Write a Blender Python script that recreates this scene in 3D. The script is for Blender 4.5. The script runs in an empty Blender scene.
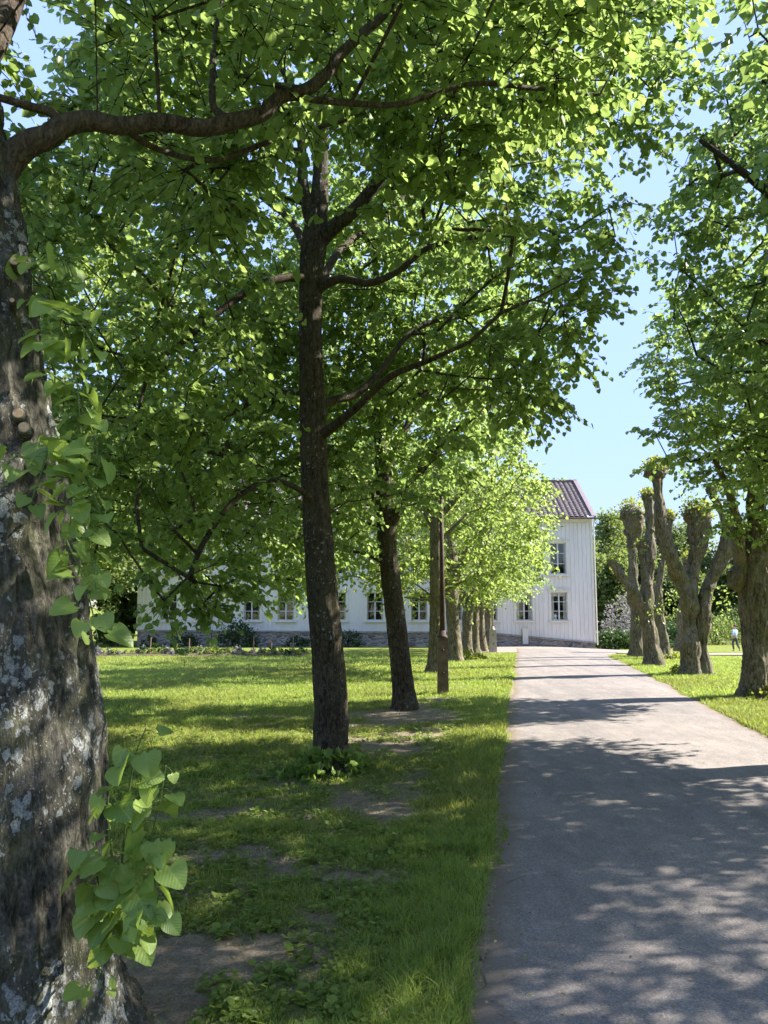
import bpy, bmesh, math
import numpy as np
from mathutils import Vector, Matrix

R = math.radians
SC = bpy.context.scene
COL = SC.collection
rng = np.random.default_rng(7)

# ------------------------------------------------------------------ camera, sky, sun, exposure
CAMH = 2.0
F = 770.0
PITCH = math.atan(94 / F)
cam_d = bpy.data.cameras.new("camera")
cam_d.sensor_fit = 'VERTICAL'
cam_d.sensor_height = 36.0
cam_d.lens = 36.0 * F / 1024.0
cam_d.clip_start = 0.05
cam_d.clip_end = 2000
cam = bpy.data.objects.new("camera", cam_d)
COL.objects.link(cam)
cam.location = (0, 0, CAMH)
cam.rotation_euler = (math.pi / 2 + PITCH, 0, 0)
SC.camera = cam

SUN_AZ = 14.0     # degrees ahead (+Y) of due right (+X)
SUN_EL = 37.0
world = bpy.data.worlds.new("World")
SC.world = world
world.use_nodes = True
wnt = world.node_tree
bg = wnt.nodes["Background"]
sky = wnt.nodes.new("ShaderNodeTexSky")
sky.sky_type = 'NISHITA'
sky.sun_disc = False
sky.sun_elevation = R(SUN_EL)
sky.sun_rotation = R(90 - SUN_AZ)
sky.air_density = 0.75
sky.dust_density = 0.1
sky.ozone_density = 1.2
# soften the very bright horizon band of the clear-sky model
_bw = wnt.nodes.new("ShaderNodeRGBToBW"); wnt.links.new(sky.outputs[0], _bw.inputs[0])
_s = wnt.nodes.new("ShaderNodeMath"); _s.operation = 'SUBTRACT'
wnt.links.new(_bw.outputs[0], _s.inputs[0]); _s.inputs[1].default_value = 0.32
_x = wnt.nodes.new("ShaderNodeMath"); _x.operation = 'MAXIMUM'
wnt.links.new(_s.outputs[0], _x.inputs[0]); _x.inputs[1].default_value = 0.0
_m = wnt.nodes.new("ShaderNodeMath"); _m.operation = 'MULTIPLY_ADD'
wnt.links.new(_x.outputs[0], _m.inputs[0]); _m.inputs[1].default_value = 1.9; _m.inputs[2].default_value = 1.0
_d = wnt.nodes.new("ShaderNodeVectorMath"); _d.operation = 'DIVIDE'
_c = wnt.nodes.new("ShaderNodeCombineXYZ")
for _i in range(3):
    wnt.links.new(_m.outputs[0], _c.inputs[_i])
wnt.links.new(sky.outputs[0], _d.inputs[0]); wnt.links.new(_c.outputs[0], _d.inputs[1])
_h = wnt.nodes.new("ShaderNodeHueSaturation"); _h.inputs['Saturation'].default_value = 0.95; _h.inputs['Hue'].default_value = 0.512; _h.inputs['Value'].default_value = 1.36
wnt.links.new(_d.outputs[0], _h.inputs['Color']); wnt.links.new(_h.outputs[0], bg.inputs[0])
bg.inputs[1].default_value = 0.15
sun_d = bpy.data.lights.new("sun", 'SUN')
sun_d.energy = 2.05
sun_d.angle = R(0.53)
sun_d.color = (1.0, 0.945, 0.86)
sun = bpy.data.objects.new("sun", sun_d)
COL.objects.link(sun)
sdir = Vector((math.cos(R(SUN_EL)) * math.cos(R(SUN_AZ)), math.cos(R(SUN_EL)) * math.sin(R(SUN_AZ)), math.sin(R(SUN_EL))))
sun.rotation_euler = (-sdir).to_track_quat('-Z', 'Y').to_euler()
sun.location = sdir * 80
SC.view_settings.view_transform = 'Standard'
SC.view_settings.look = 'None'
SC.view_settings.exposure = 3.2
SC.view_settings.gamma = 1.0
SC.render.engine = 'CYCLES'
cy = SC.cycles
cy.max_bounces = 10
cy.diffuse_bounces = 7
cy.glossy_bounces = 2
cy.transmission_bounces = 8
cy.transparent_max_bounces = 8
cy.caustics_reflective = False
cy.caustics_refractive = False
cy.sample_clamp_indirect = 6.0
cy.use_denoising = True

# ------------------------------------------------------------------ geometry of the view
FWD = np.array([0, math.cos(PITCH), math.sin(PITCH)])
UP = np.array([0, -math.sin(PITCH), math.cos(PITCH)])
RT = np.array([1.0, 0, 0])
SL = 0.1766        # the path runs off towards +Y and a little to +X


def pt(px, py, Y):
    """World point at depth Y seen at a pixel of the photograph (used to survey the place)."""
    r = FWD * F + RT * (px - 384) + UP * (512 - py)
    return np.array([0, 0, CAMH]) + r * (Y / r[1])


def sstep(t):
    t = np.clip(t, 0, 1)
    return t * t * (3 - 2 * t)


def gz(x, y):
    """Height of the terrain: level, dipping gently far down the avenue."""
    x = np.asarray(x, float); y = np.asarray(y, float)
    z = -0.3 * np.clip((y - 18) / 27.0, 0, 1) ** 1.5
    z = z - 0.3 * sstep((x - 8) / 8) * sstep((y - 28) / 18)
    z = z - 0.8 * sstep((y - 55) / 40)
    return z


def gp(px, py):
    """Ground point seen at a pixel."""
    r = FWD * F + RT * (px - 384) + UP * (512 - py)
    t = 0.004
    for _ in range(60):
        p = np.array([0, 0, CAMH]) + r * t
        g = float(gz(p[0], p[1]))
        t = (CAMH - g) / (-r[2])
    return np.array([0, 0, CAMH]) + r * t


# ------------------------------------------------------------------ noise
def _h(ix, iy, iz, s):
    n = (ix * 374761393 + iy * 668265263 + iz * 2147483647 + s * 1274126177) & 0xFFFFFFFF
    n = ((n ^ (n >> 13)) * 1274126177) & 0xFFFFFFFF
    n = ((n ^ (n >> 16)) * 2246822519) & 0xFFFFFFFF
    return ((n ^ (n >> 15)) & 0xFFFFFF) / float(0xFFFFFF)


def vnoise(x, y, z=None, seed=0):
    x = np.asarray(x, float); y = np.asarray(y, float)
    z = np.zeros_like(x) if z is None else np.asarray(z, float)
    x, y, z = np.broadcast_arrays(x, y, z)
    ix = np.floor(x).astype(np.int64); iy = np.floor(y).astype(np.int64); iz = np.floor(z).astype(np.int64)
    fx = x - ix; fy = y - iy; fz = z - iz
    fx = fx * fx * (3 - 2 * fx); fy = fy * fy * (3 - 2 * fy); fz = fz * fz * (3 - 2 * fz)
    r = 0
    for a in (0, 1):
        for b in (0, 1):
            for c in (0, 1):
                w = (fx if a else 1 - fx) * (fy if b else 1 - fy) * (fz if c else 1 - fz)
                r = r + w * _h(ix + a, iy + b, iz + c, seed)
    return r


def fbm(x, y, z=None, seed=0, oct=4):
    a, s, t = 1.0, 0, 0
    x = np.asarray(x, float); y = np.asarray(y, float)
    for o in range(oct):
        s = s + a * vnoise(x * 2 ** o, y * 2 ** o, None if z is None else np.asarray(z) * 2 ** o, seed + o * 17)
        t += a
        a *= 0.5
    return s / t


# ------------------------------------------------------------------ materials
class NT:
    def __init__(s, name):
        s.m = bpy.data.materials.new(name)
        s.m.use_nodes = True
        s.t = s.m.node_tree
        s.t.nodes.clear()
        s.out = s.n("ShaderNodeOutputMaterial")

    def n(s, typ, **k):
        nd = s.t.nodes.new(typ)
        for a, b in k.items():
            setattr(nd, a, b)
        return nd

    def l(s, a, b):
        s.t.links.new(a, b)

    def setin(s, nd, i, v):
        if isinstance(v, bpy.types.NodeSocket):
            s.l(v, nd.inputs[i])
        elif v is not None:
            nd.inputs[i].default_value = v

    def co(s, kind="Object", scale=(1, 1, 1)):
        tc = s.n("ShaderNodeTexCoord")
        mp = s.n("ShaderNodeMapping")
        mp.inputs["Scale"].default_value = scale
        s.l(tc.outputs[kind], mp.inputs[0])
        return mp.outputs[0]

    def noise(s, scale, detail=4, rough=0.55, vec=None, dist=0):
        nd = s.n("ShaderNodeTexNoise")
        nd.inputs["Scale"].default_value = scale
        nd.inputs["Detail"].default_value = detail
        nd.inputs["Roughness"].default_value = rough
        nd.inputs["Distortion"].default_value = dist
        if vec is not None:
            s.l(vec, nd.inputs["Vector"])
        return nd.outputs["Fac"]

    def voro(s, scale, vec=None, feature='F1', out="Distance"):
        nd = s.n("ShaderNodeTexVoronoi", feature=feature)
        nd.inputs["Scale"].default_value = scale
        if vec is not None:
            s.l(vec, nd.inputs["Vector"])
        return nd.outputs[out]

    def ramp(s, fac, stops, interp='LINEAR'):
        nd = s.n("ShaderNodeValToRGB")
        cr = nd.color_ramp
        cr.interpolation = interp
        while len(cr.elements) < len(stops):
            cr.elements.new(0.5)
        for e, (p, c) in zip(cr.elements, stops):
            e.position = p
            e.color = (*c, 1) if len(c) == 3 else c
        s.l(fac, nd.inputs[0])
        return nd.outputs[0]

    def mix(s, fac, a, b, mode='MIX'):
        nd = s.n("ShaderNodeMix", data_type='RGBA', blend_type=mode)
        s.setin(nd, 0, fac)
        for i, v in ((6, a), (7, b)):
            if isinstance(v, tuple) and len(v) == 3:
                v = (*v, 1)
            s.setin(nd, i, v)
        return nd.outputs[2]

    def math(s, op, a, b=None, c=None):
        nd = s.n("ShaderNodeMath", operation=op)
        s.setin(nd, 0, a)
        if b is not None:
            s.setin(nd, 1, b)
        if c is not None:
            s.setin(nd, 2, c)
        return nd.outputs[0]

    def bump(s, h, strength=0.5, dist=0.02):
        nd = s.n("ShaderNodeBump")
        nd.inputs["Strength"].default_value = strength
        nd.inputs["Distance"].default_value = dist
        s.l(h, nd.inputs["Height"])
        return nd.outputs[0]

    def bsdf(s, col, rough=0.8, spec=0.3, normal=None, metal=0.0):
        nd = s.n("ShaderNodeBsdfPrincipled")
        if isinstance(col, tuple) and len(col) == 3:
            col = (*col, 1)
        s.setin(nd, "Base Color", col)
        s.setin(nd, "Roughness", rough)
        s.setin(nd, "Specular IOR Level", spec)
        s.setin(nd, "Metallic", metal)
        if normal is not None:
            s.l(normal, nd.inputs["Normal"])
        return nd.outputs[0]

    def done(s, sh):
        s.l(sh, s.out.inputs[0])
        return s.m


def m_plain(name, col, rough=0.7, spec=0.3, var=0.25, scale=6.0, bump=0.2, metal=0.0):
    t = NT(name)
    v = t.co()
    f = t.noise(scale, 5, 0.6, v)
    c = t.mix(t.ramp(f, [(0.3, (0, 0, 0)), (0.7, (1, 1, 1))]), tuple(x * (1 - var) for x in col), tuple(min(1, x * (1 + var)) for x in col))
    return t.done(t.bsdf(c, rough, spec, t.bump(t.noise(scale * 8, 4, 0.6, v), bump, 0.01), metal))


def m_leaf(name, dark, light, trans, tfac=0.5, gloss=0.35, rough=0.42, uvveins=False):
    t = NT(name)
    geo = t.n("ShaderNodeNewGeometry")
    rnd = geo.outputs["Random Per Island"]
    c = t.ramp(rnd, [(0.0, dark), (0.55, tuple((a + b) / 2 for a, b in zip(dark, light))), (1.0, light)])
    tr = t.ramp(rnd, [(0.0, tuple(x * 0.72 for x in trans)), (1.0, tuple(x * 1.15 for x in trans))])
    nrm = None
    if uvveins:
        tc = t.n("ShaderNodeTexCoord")
        sp = t.n("ShaderNodeSeparateXYZ")
        t.l(tc.outputs["UV"], sp.inputs[0])
        u = t.math('ABSOLUTE', t.math('SUBTRACT', sp.outputs[0], 0.5))
        mid = t.math('LESS_THAN', u, 0.012)
        ph = t.math('SUBTRACT', t.math('MULTIPLY', sp.outputs[1], 7.0), t.math('MULTIPLY', u, 7.5))
        fr = t.math('ABSOLUTE', t.math('SUBTRACT', t.math('FRACT', ph), 0.5))
        side = t.math('LESS_THAN', fr, 0.045)
        ph2 = t.noise(26, 3, 0.6, tc.outputs["UV"])
        vein = t.math('MAXIMUM', mid, t.math('MULTIPLY', side, 0.7))
        blot = t.ramp(ph2, [(0.35, (0.82, 0.82, 0.82)), (0.7, (1.1, 1.1, 1.1))])
        c = t.mix(1.0, c, blot, 'MULTIPLY')
        c = t.mix(t.math('MULTIPLY', vein, 0.45), c, tuple(min(1, x * 1.7 + 0.03) for x in light))
        tr = t.mix(t.math('MULTIPLY', vein, 0.5), tr, tuple(x * 0.5 for x in trans))
        puff = t.math('MULTIPLY', t.math('SUBTRACT', fr, 0.0), 0.6)
        nrm = t.bump(t.math('SUBTRACT', puff, t.math('MULTIPLY', vein, 0.6)), 0.5, 0.004)
    a = t.bsdf(c, rough, gloss, nrm)
    tl = t.n("ShaderNodeBsdfTranslucent")
    t.l(tr, tl.inputs[0])
    if nrm is not None:
        t.l(nrm, tl.inputs[1])
    mx = t.n("ShaderNodeMixShader")
    mx.inputs[0].default_value = tfac
    t.l(a, mx.inputs[1])
    t.l(tl.outputs[0], mx.inputs[2])
    return t.done(mx.outputs[0])


def m_bark(name, dark, light, scale=1.0, lichen=0.0, moss=0.0, ridge=0.6):
    t = NT(name)
    v = t.co("Object", (9 * scale, 9 * scale, 2.6 * scale))
    v2 = t.co("Object", (1, 1, 0.8))
    f = t.noise(1.6, 9, 0.68, v, 0.9)
    r = t.ramp(f, [(0.36, (0, 0, 0)), (0.62, (1, 1, 1))])
    c = t.mix(r, dark, light)
    g = t.noise(60, 4, 0.65, v2)
    g2 = t.noise(26, 6, 0.72, t.co("Object", (1.6, 1.6, .55)), .8)
    c = t.mix(1.0, c, t.ramp(g, [(0.3, (0.5, 0.5, 0.5)), (0.75, (1.35, 1.35, 1.35))]), 'MULTIPLY')
    c = t.mix(1.0, c, t.ramp(g2, [(0.36, (0.50, 0.49, 0.46)), (0.58, (1.1, 1.1, 1.1))]), 'MULTIPLY')
    big = t.noise(2.4, 3, 0.6, v2)
    c = t.mix(t.math('MULTIPLY', t.ramp(big, [(0.42, (0, 0, 0)), (0.7, (1, 1, 1))]), 0.35), c, tuple(x * 1.1 for x in light))
    if moss:
        mf = t.ramp(t.noise(3.1, 5, 0.7, v2), [(0.48, (0, 0, 0)), (0.66, (1, 1, 1))])
        c = t.mix(t.math('MULTIPLY', mf, moss), c, (0.10, 0.115, 0.030))
    h = t.math('ADD', t.math('ADD', t.math('MULTIPLY', f, ridge), t.math('MULTIPLY', g, 0.25)), t.math('MULTIPLY', g2, .7))
    if lichen:
        warp = t.n("ShaderNodeMix", data_type='VECTOR')
        nz = t.n("ShaderNodeTexNoise")
        nz.inputs["Scale"].default_value = 28
        nz.inputs["Detail"].default_value = 3
        t.l(v2, nz.inputs["Vector"])
        warp.inputs[0].default_value = 0.07
        t.l(v2, warp.inputs[4])
        t.l(nz.outputs["Color"], warp.inputs[5])
        vd = t.voro(17, warp.outputs[1])
        vs = t.voro(46, warp.outputs[1])
        zone = t.ramp(t.noise(2.6, 2, 0.5, v2), [(0.40, (0.06, 0.06, 0.06)), (0.62, (1, 1, 1))])
        fine = t.noise(110, 4, 0.7, v2)
        thr = t.math('MULTIPLY', zone, 0.45 * lichen)
        l1 = t.math('LESS_THAN', t.math('ADD', vd, t.math('MULTIPLY', t.math('SUBTRACT', fine, 0.5), 0.5)), thr)
        l2 = t.math('LESS_THAN', t.math('ADD', vs, t.math('MULTIPLY', t.math('SUBTRACT', fine, 0.5), 0.5)), t.math('MULTIPLY', thr, 0.8))
        L = t.math('MAXIMUM', l1, l2)
        lc = t.mix(t.ramp(fine, [(.3, (0, 0, 0)), (.65, (1, 1, 1))]), (0.10, 0.105, 0.095), (0.46, 0.48, 0.46))
        c = t.mix(t.math('MULTIPLY', L, 0.88), c, lc)
        h = t.math('ADD', h, t.math('MULTIPLY', L, 0.22))
    return t.done(t.bsdf(c, 0.92, 0.15, t.bump(h, 1.0, 0.03)))


M = {}
# spring leaves of lime trees: reflected green and the yellower light that passes through
M['leaf'] = m_leaf("leaf_green", (0.095, 0.165, 0.028), (0.21, 0.30, 0.060), (0.36, 0.50, 0.125), 0.47)
M['leaf_b'] = m_leaf("leaf_fresh_green", (0.09, 0.145, 0.024), (0.20, 0.27, 0.05), (0.38, 0.49, 0.11), 0.49)
M['leaf_far'] = m_leaf("leaf_distant_green", (0.065, 0.10, 0.026), (0.15, 0.195, 0.05), (0.25, 0.32, 0.07), 0.42, rough=0.6)
M['leaf_far2'] = m_leaf("leaf_distant_dark_green", (0.045, 0.078, 0.024), (0.10, 0.145, 0.042), (0.17, 0.23, 0.055), 0.38, rough=0.6)
M['leaf_near'] = m_leaf("leaf_close_green", (0.13, 0.225, 0.045), (0.28, 0.38, 0.09), (0.44, 0.58, 0.08), 0.42, 0.4, 0.4, True)
M['leaf_tuft'] = m_leaf("leaf_yellow_green", (0.12, 0.16, 0.015), (0.26, 0.29, 0.03), (0.42, 0.46, 0.05), 0.45)
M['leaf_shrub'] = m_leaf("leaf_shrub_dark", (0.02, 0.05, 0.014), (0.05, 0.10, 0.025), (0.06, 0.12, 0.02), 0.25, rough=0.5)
M['lilac'] = m_leaf("blossom_grey_lilac", (0.12, 0.13, 0.12), (0.34, 0.31, 0.34), (0.2, 0.2, 0.2), 0.3, rough=0.7)
M['bark_near'] = m_bark("bark_lichen_grey", (0.026, 0.024, 0.019), (0.155, 0.146, 0.118), 2.0, lichen=1.0, moss=0.35)
M['limb'] = m_bark("bark_limb", (0.026, 0.020, 0.016), (0.15, 0.118, 0.09), 2.2, lichen=0.0, moss=0.15)
M['bark'] = m_bark("bark_dark_brown", (0.017, 0.0135, 0.009), (0.125, 0.100, 0.070), 1.9, lichen=0.5, moss=0.2)
M['bark_old'] = m_bark("bark_old_grey", (0.028, 0.021, 0.014), (0.29, 0.245, 0.175), 1.5, lichen=0.22, moss=0.55, ridge=0.9)
M['twig'] = m_plain("twig_bark", (0.03, 0.022, 0.016), 0.9, 0.1)
M['stem_green'] = m_plain("green_stem", (0.10, 0.15, 0.04), 0.6, 0.3)
M['cut_wood'] = m_plain("cut_wood", (0.50, 0.34, 0.20), 0.8, 0.2, 0.3, 30)
M['grass'] = m_leaf("grass_blade", (0.11, 0.175, 0.032), (0.24, 0.31, 0.07), (0.46, 0.58, 0.10), 0.45, rough=0.5)
M['grass_dry'] = m_leaf("grass_yellow_blade", (0.17, 0.205, 0.04), (0.33, 0.335, 0.09), (0.32, 0.36, 0.06), 0.4, rough=0.5)  # yellower blades, mixed in by random patches


# ------------------------------------------------------------------ object helpers
def props(o, label=None, cat=None, group=None, kind=None):
    if label: o['label'] = label
    if cat: o['category'] = cat
    if group: o['group'] = group
    if kind: o['kind'] = kind
    return o


def empty(name, loc=(0, 0, 0)):
    o = bpy.data.objects.new(name, None)
    o.location = Vector([float(v) for v in loc])
    o.empty_display_size = 0.3
    COL.objects.link(o)
    return o


def link_mesh(name, me, mat, parent=None, origin=None):
    o = bpy.data.objects.new(name, me)
    COL.objects.link(o)
    if mat is not None and not me.materials:
        me.materials.append(mat)
    if parent is not None:
        o.parent = parent
    return o


def np_mesh(name, V, faces_n, loops, smooth=False, attr=None, uv=None, matidx=None):
    """V (n,3); faces_n: loop count for each face (int or array); loops: flat vertex indices."""
    me = bpy.data.meshes.new(name)
    V = np.ascontiguousarray(V, dtype=np.float32)
    loops = np.ascontiguousarray(loops, dtype=np.int32).ravel()
    if np.isscalar(faces_n):
        faces_n = np.full(len(loops) // faces_n, faces_n, np.int32)
    faces_n = np.asarray(faces_n, np.int32)
    starts = np.concatenate(([0], np.cumsum(faces_n)[:-1])).astype(np.int32)
    me.vertices.add(len(V)); me.vertices.foreach_set("co", V.ravel())
    me.loops.add(len(loops)); me.loops.foreach_set("vertex_index", loops)
    me.polygons.add(len(faces_n)); me.polygons.foreach_set("loop_start", starts)
    me.polygons.foreach_set("loop_total", faces_n)
    me.polygons.foreach_set("use_smooth", np.full(len(faces_n), smooth, bool))
    if matidx is not None:
        me.polygons.foreach_set("material_index", np.asarray(matidx, np.int32))
    if attr:
        for k, a in attr.items():
            at = me.attributes.new(k, 'FLOAT', 'POINT')
            at.data.foreach_set("value", np.asarray(a, np.float32))
    if uv is not None:
        ul = me.uv_layers.new(name="UVMap")
        ul.data.foreach_set("uv", np.asarray(uv, np.float32)[loops].ravel())
    me.update(calc_edges=True)
    return me


class Geo:
    """Collects boxes, prisms and tubes of ONE part and links them as one mesh."""
    def __init__(s):
        s.V, s.n, s.L, s.c = [], [], [], 0

    def add(s, V, faces):
        V = np.asarray(V, float)
        for f in faces:
            s.n.append(len(f)); s.L.extend(int(i) + s.c for i in f)
        s.V.append(V); s.c += len(V)
        return s

    def addn(s, V, k, loops):
        loops = np.asarray(loops).ravel()
        s.n.extend([k] * (len(loops) // k)); s.L.extend((loops + s.c).tolist())
        s.V.append(np.asarray(V, float)); s.c += len(V)
        return s

    def box(s, x0, x1, y0, y1, z0, z1):
        V = [(x, y, z) for z in (z0, z1) for y in (y0, y1) for x in (x0, x1)]
        return s.add(V, [(0, 2, 3, 1), (4, 5, 7, 6), (0, 1, 5, 4), (2, 6, 7, 3), (0, 4, 6, 2), (1, 3, 7, 5)])

    def tube(s, P, r, n=8, cap=True):
        V, L = tube_arrays(P, r, n)
        m = len(P)
        s.addn(V, 4, L)
        if cap:
            base = s.c - len(V)
            s.n.append(n); s.L.extend([base + i for i in range(n)][::-1])
            s.n.append(n); s.L.extend([base + (m - 1) * n + i for i in range(n)])
        return s

    def build(s, name, mat, parent=None, smooth=False):
        me = np_mesh(name, np.concatenate(s.V), np.array(s.n), np.array(s.L), smooth)
        return link_mesh(name, me, mat, parent)


def frames_along(P):
    P = np.asarray(P, float)
    T = np.gradient(P, axis=0)
    T /= np.linalg.norm(T, axis=1)[:, None] + 1e-9
    a = np.array([0, 0, 1.0]) if abs(T[0, 2]) < 0.8 else np.array([0, 1.0, 0])
    N = np.cross(a, T[0]); N /= np.linalg.norm(N)
    Ns = [N]
    for i in range(1, len(P)):
        N = Ns[-1] - T[i] * np.dot(Ns[-1], T[i])
        N /= np.linalg.norm(N) + 1e-9
        Ns.append(N)
    Ns = np.array(Ns)
    return T, Ns, np.cross(T, Ns)


def tube_arrays(P, r, n=8):
    P = np.asarray(P, float)
    r = np.broadcast_to(np.asarray(r, float), (len(P),))
    T, N, B = frames_along(P)
    a = np.arange(n) * 2 * math.pi / n
    V = P[:, None, :] + r[:, None, None] * (np.cos(a)[None, :, None] * N[:, None, :] + np.sin(a)[None, :, None] * B[:, None, :])
    m = len(P)
    i = np.arange(m - 1)[:, None] * n; j = np.arange(n)[None, :]; jn = (j + 1) % n
    L = np.stack([i + j, i + jn, i + n + jn, i + n + j], -1).reshape(-1)
    return V.reshape(-1, 3), L


def smooth_line(P, k=6):
    """Catmull-Rom through the points (any number of columns)."""
    P = np.asarray(P, float)
    Q = np.vstack([2 * P[0] - P[1], P, 2 * P[-1] - P[-2]])
    out = []
    for i in range(len(P) - 1):
        p0, p1, p2, p3 = Q[i:i + 4]
        for t in np.linspace(0, 1, k, endpoint=False):
            out.append(0.5 * ((2 * p1) + (-p0 + p2) * t + (2 * p0 - 5 * p1 + 4 * p2 - p3) * t * t + (-p0 + 3 * p1 - 3 * p2 + p3) * t ** 3))
    out.append(P[-1])
    return np.array(out)


def bark_tube(P, r, n, rough=0.04, seed=0, ridge=14.0, flare=0.0, lobes=5, flare_h=0.5, lump=0.05):
    """A trunk: ring displacement gives ridged bark, low frequency lumps, root flare."""
    P = np.asarray(P, float); r = np.asarray(r, float)
    T, N, B = frames_along(P)
    a = np.arange(n) * 2 * math.pi / n
    D = np.cos(a)[None, :, None] * N[:, None, :] + np.sin(a)[None, :, None] * B[:, None, :]
    C = P[:, None, :] + r[:, None, None] * D
    f = vnoise(C[..., 0] * ridge, C[..., 1] * ridge, C[..., 2] * ridge * 0.2, seed)
    f2 = vnoise(C[..., 0] * ridge * 2.3, C[..., 1] * ridge * 2.3, C[..., 2] * ridge * 0.6, seed + 5)
    f3 = vnoise(C[..., 0] * ridge * 4.5, C[..., 1] * ridge * 4.5, C[..., 2] * ridge * 1.6, seed + 7)
    rd = 1 - np.abs(f * 2 - 1) * 1.4 + 0.7 * (f2 - 0.5) + 0.35 * (f3 - .5)
    lo = fbm(C[..., 0] * 2.2, C[..., 1] * 2.2, C[..., 2] * 1.3, seed + 9, 3) - 0.5
    d = rough * (rd - 0.4) * np.minimum(1, r[:, None] / 0.15) + lump * lo * 2 * r[:, None] / 0.3
    if flare:
        hgt = np.clip(1 - (P[:, 2] - P[0, 2]) / flare_h, 0, 1)[:, None]
        ph = seed * 1.7
        lob = 0.55 + 0.45 * np.cos(a[None, :] * lobes + ph + np.sin(a * 2 + ph)[None, :])
        d = d + flare * hgt ** 2.2 * (0.35 + lob)
    V = C + D * d[..., None]
    m = len(P)
    i = np.arange(m - 1)[:, None] * n; j = np.arange(n)[None, :]; jn = (j + 1) % n
    L = np.stack([i + j, i + jn, i + n + jn, i + n + j], -1).reshape(-1)
    return V.reshape(-1, 3), L


# leaf outlines: (across, along, lift)
LEAF_MID = (np.array([(0, .06, .0), (-.29, -.05, .05), (-.50, .26, .11), (-.40, .64, .08), (0, 1.0, -.12), (.40, .64, .08), (.50, .26, .11), (.29, -.05, .05)]),
            [(0, 4, 3, 2, 1), (0, 7, 6, 5, 4)])
LEAF_LOW = (np.array([(0, 0, 0), (-.46, .38, .09), (0, 1.0, -.06), (.46, .38, .09)]), [(0, 2, 1), (0, 3, 2)])
LEAF_FLAT = (np.array([(-.1, 0, 0), (-.42, .5, .05), (0, 1.0, -.05), (.42, .5, .05)]), [(0, 3, 2, 1)])


def leaves_mesh(name, pos, A, Nn, size, tmpl):
    """Every leaf: base at pos, along A, blade normal Nn, length size."""
    pos = np.asarray(pos, float)
    A = A / (np.linalg.norm(A, axis=1)[:, None] + 1e-9)
    B = np.cross(A, Nn); B /= np.linalg.norm(B, axis=1)[:, None] + 1e-9
    Nn = np.cross(B, A)
    tv, tf = tmpl
    V = pos[:, None, :] + size[:, None, None] * (tv[None, :, 0, None] * B[:, None, :] + tv[None, :, 1, None] * A[:, None, :] + tv[None, :, 2, None] * Nn[:, None, :])
    k = len(tv)
    base = (np.arange(len(pos)) * k)[:, None]
    fl = np.concatenate([np.array(f) for f in tf])
    L = (base + fl[None, :]).reshape(-1)
    fn = np.tile(np.array([len(f) for f in tf]), len(pos))
    return np_mesh(name, V.reshape(-1, 3), fn, L)


def spray_leaves(C, O, K, Mn, Ltw, size, rg, droop=0.35, upn=1.0):
    """Leafy twigs round the cluster centres C, growing along O. Returns pos, axis, normal, size, twig polylines."""
    n = len(C)
    a = rg.uniform(0, 2 * math.pi, (n, K))
    D = np.stack([np.cos(a), np.sin(a), rg.uniform(-.55, .35, (n, K))], -1) + 0.75 * O[:, None, :]
    D /= np.linalg.norm(D, axis=-1)[..., None]
    ln = Ltw * rg.uniform(0.6, 1.25, (n, K, 1))
    s = ((np.arange(Mn) + 0.6) / Mn)[None, None, :] * ln
    base = C[:, None, :] + rg.normal(0, 0.10, (n, K, 3)) * Ltw
    P = base[:, :, None, :] + D[:, :, None, :] * s[..., None]
    P[..., 2] -= droop * s ** 2 / Ltw
    side = np.cross(D, np.array([0, 0, 1.0])); side /= np.linalg.norm(side, axis=-1)[..., None] + 1e-6
    sg = np.where(np.arange(Mn) % 2 == 0, 1.0, -1.0)[None, None, :, None]
    A = 0.55 * D[:, :, None, :] + sg * side[:, :, None, :] * 0.8 + rg.normal(0, 0.28, P.shape)
    A[..., 2] -= 0.45 + rg.uniform(0, 0.5, A.shape[:-1])
    Nn = np.zeros_like(P); Nn[..., 2] = upn
    Nn = Nn + rg.normal(0, 0.52, P.shape)
    P = P + rg.normal(0, 0.015, P.shape)
    S = size * rg.uniform(0.6, 1.2, P.shape[:-1])
    tip = base + D * ln
    tip[..., 2] -= droop * ln[..., 0] ** 2 / Ltw
    mid = base + D * ln * 0.5
    mid[..., 2] -= droop * 0.25 * ln[..., 0] ** 2 / Ltw
    tw = np.stack([np.broadcast_to(C[:, None, :], base.shape) * 0.6 + base * 0.4, mid, tip], 2)
    return P.reshape(-1, 3), A.reshape(-1, 3), Nn.reshape(-1, 3), S.reshape(-1), tw.reshape(-1, 3, 3)


def thin_tubes(tw, r0=0.006, r1=0.002):
    """3-sided twigs for (n,3,3) polylines."""
    n = len(tw)
    T = tw[:, 2] - tw[:, 0]; T /= np.linalg.norm(T, axis=1)[:, None] + 1e-9
    N = np.cross(T, np.array([0.13, 0.2, 1.0])); N /= np.linalg.norm(N, axis=1)[:, None] + 1e-9
    B = np.cross(T, N)
    a = np.arange(3) * 2 * math.pi / 3
    rr = np.array([r0, (r0 + r1) / 2, r1])
    off = np.cos(a)[None, None, :, None] * N[:, None, None, :] + np.sin(a)[None, None, :, None] * B[:, None, None, :]
    V = tw[:, :, None, :] + rr[None, :, None, None] * off
    q = []
    for i in range(2):
        for j in range(3):
            q.append((i * 3 + j, i * 3 + (j + 1) % 3, (i + 1) * 3 + (j + 1) % 3, (i + 1) * 3 + j))
    L = (np.arange(n) * 9)[:, None] + np.array(q).reshape(-1)[None, :]
    return V.reshape(-1, 3), L.reshape(-1)


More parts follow.
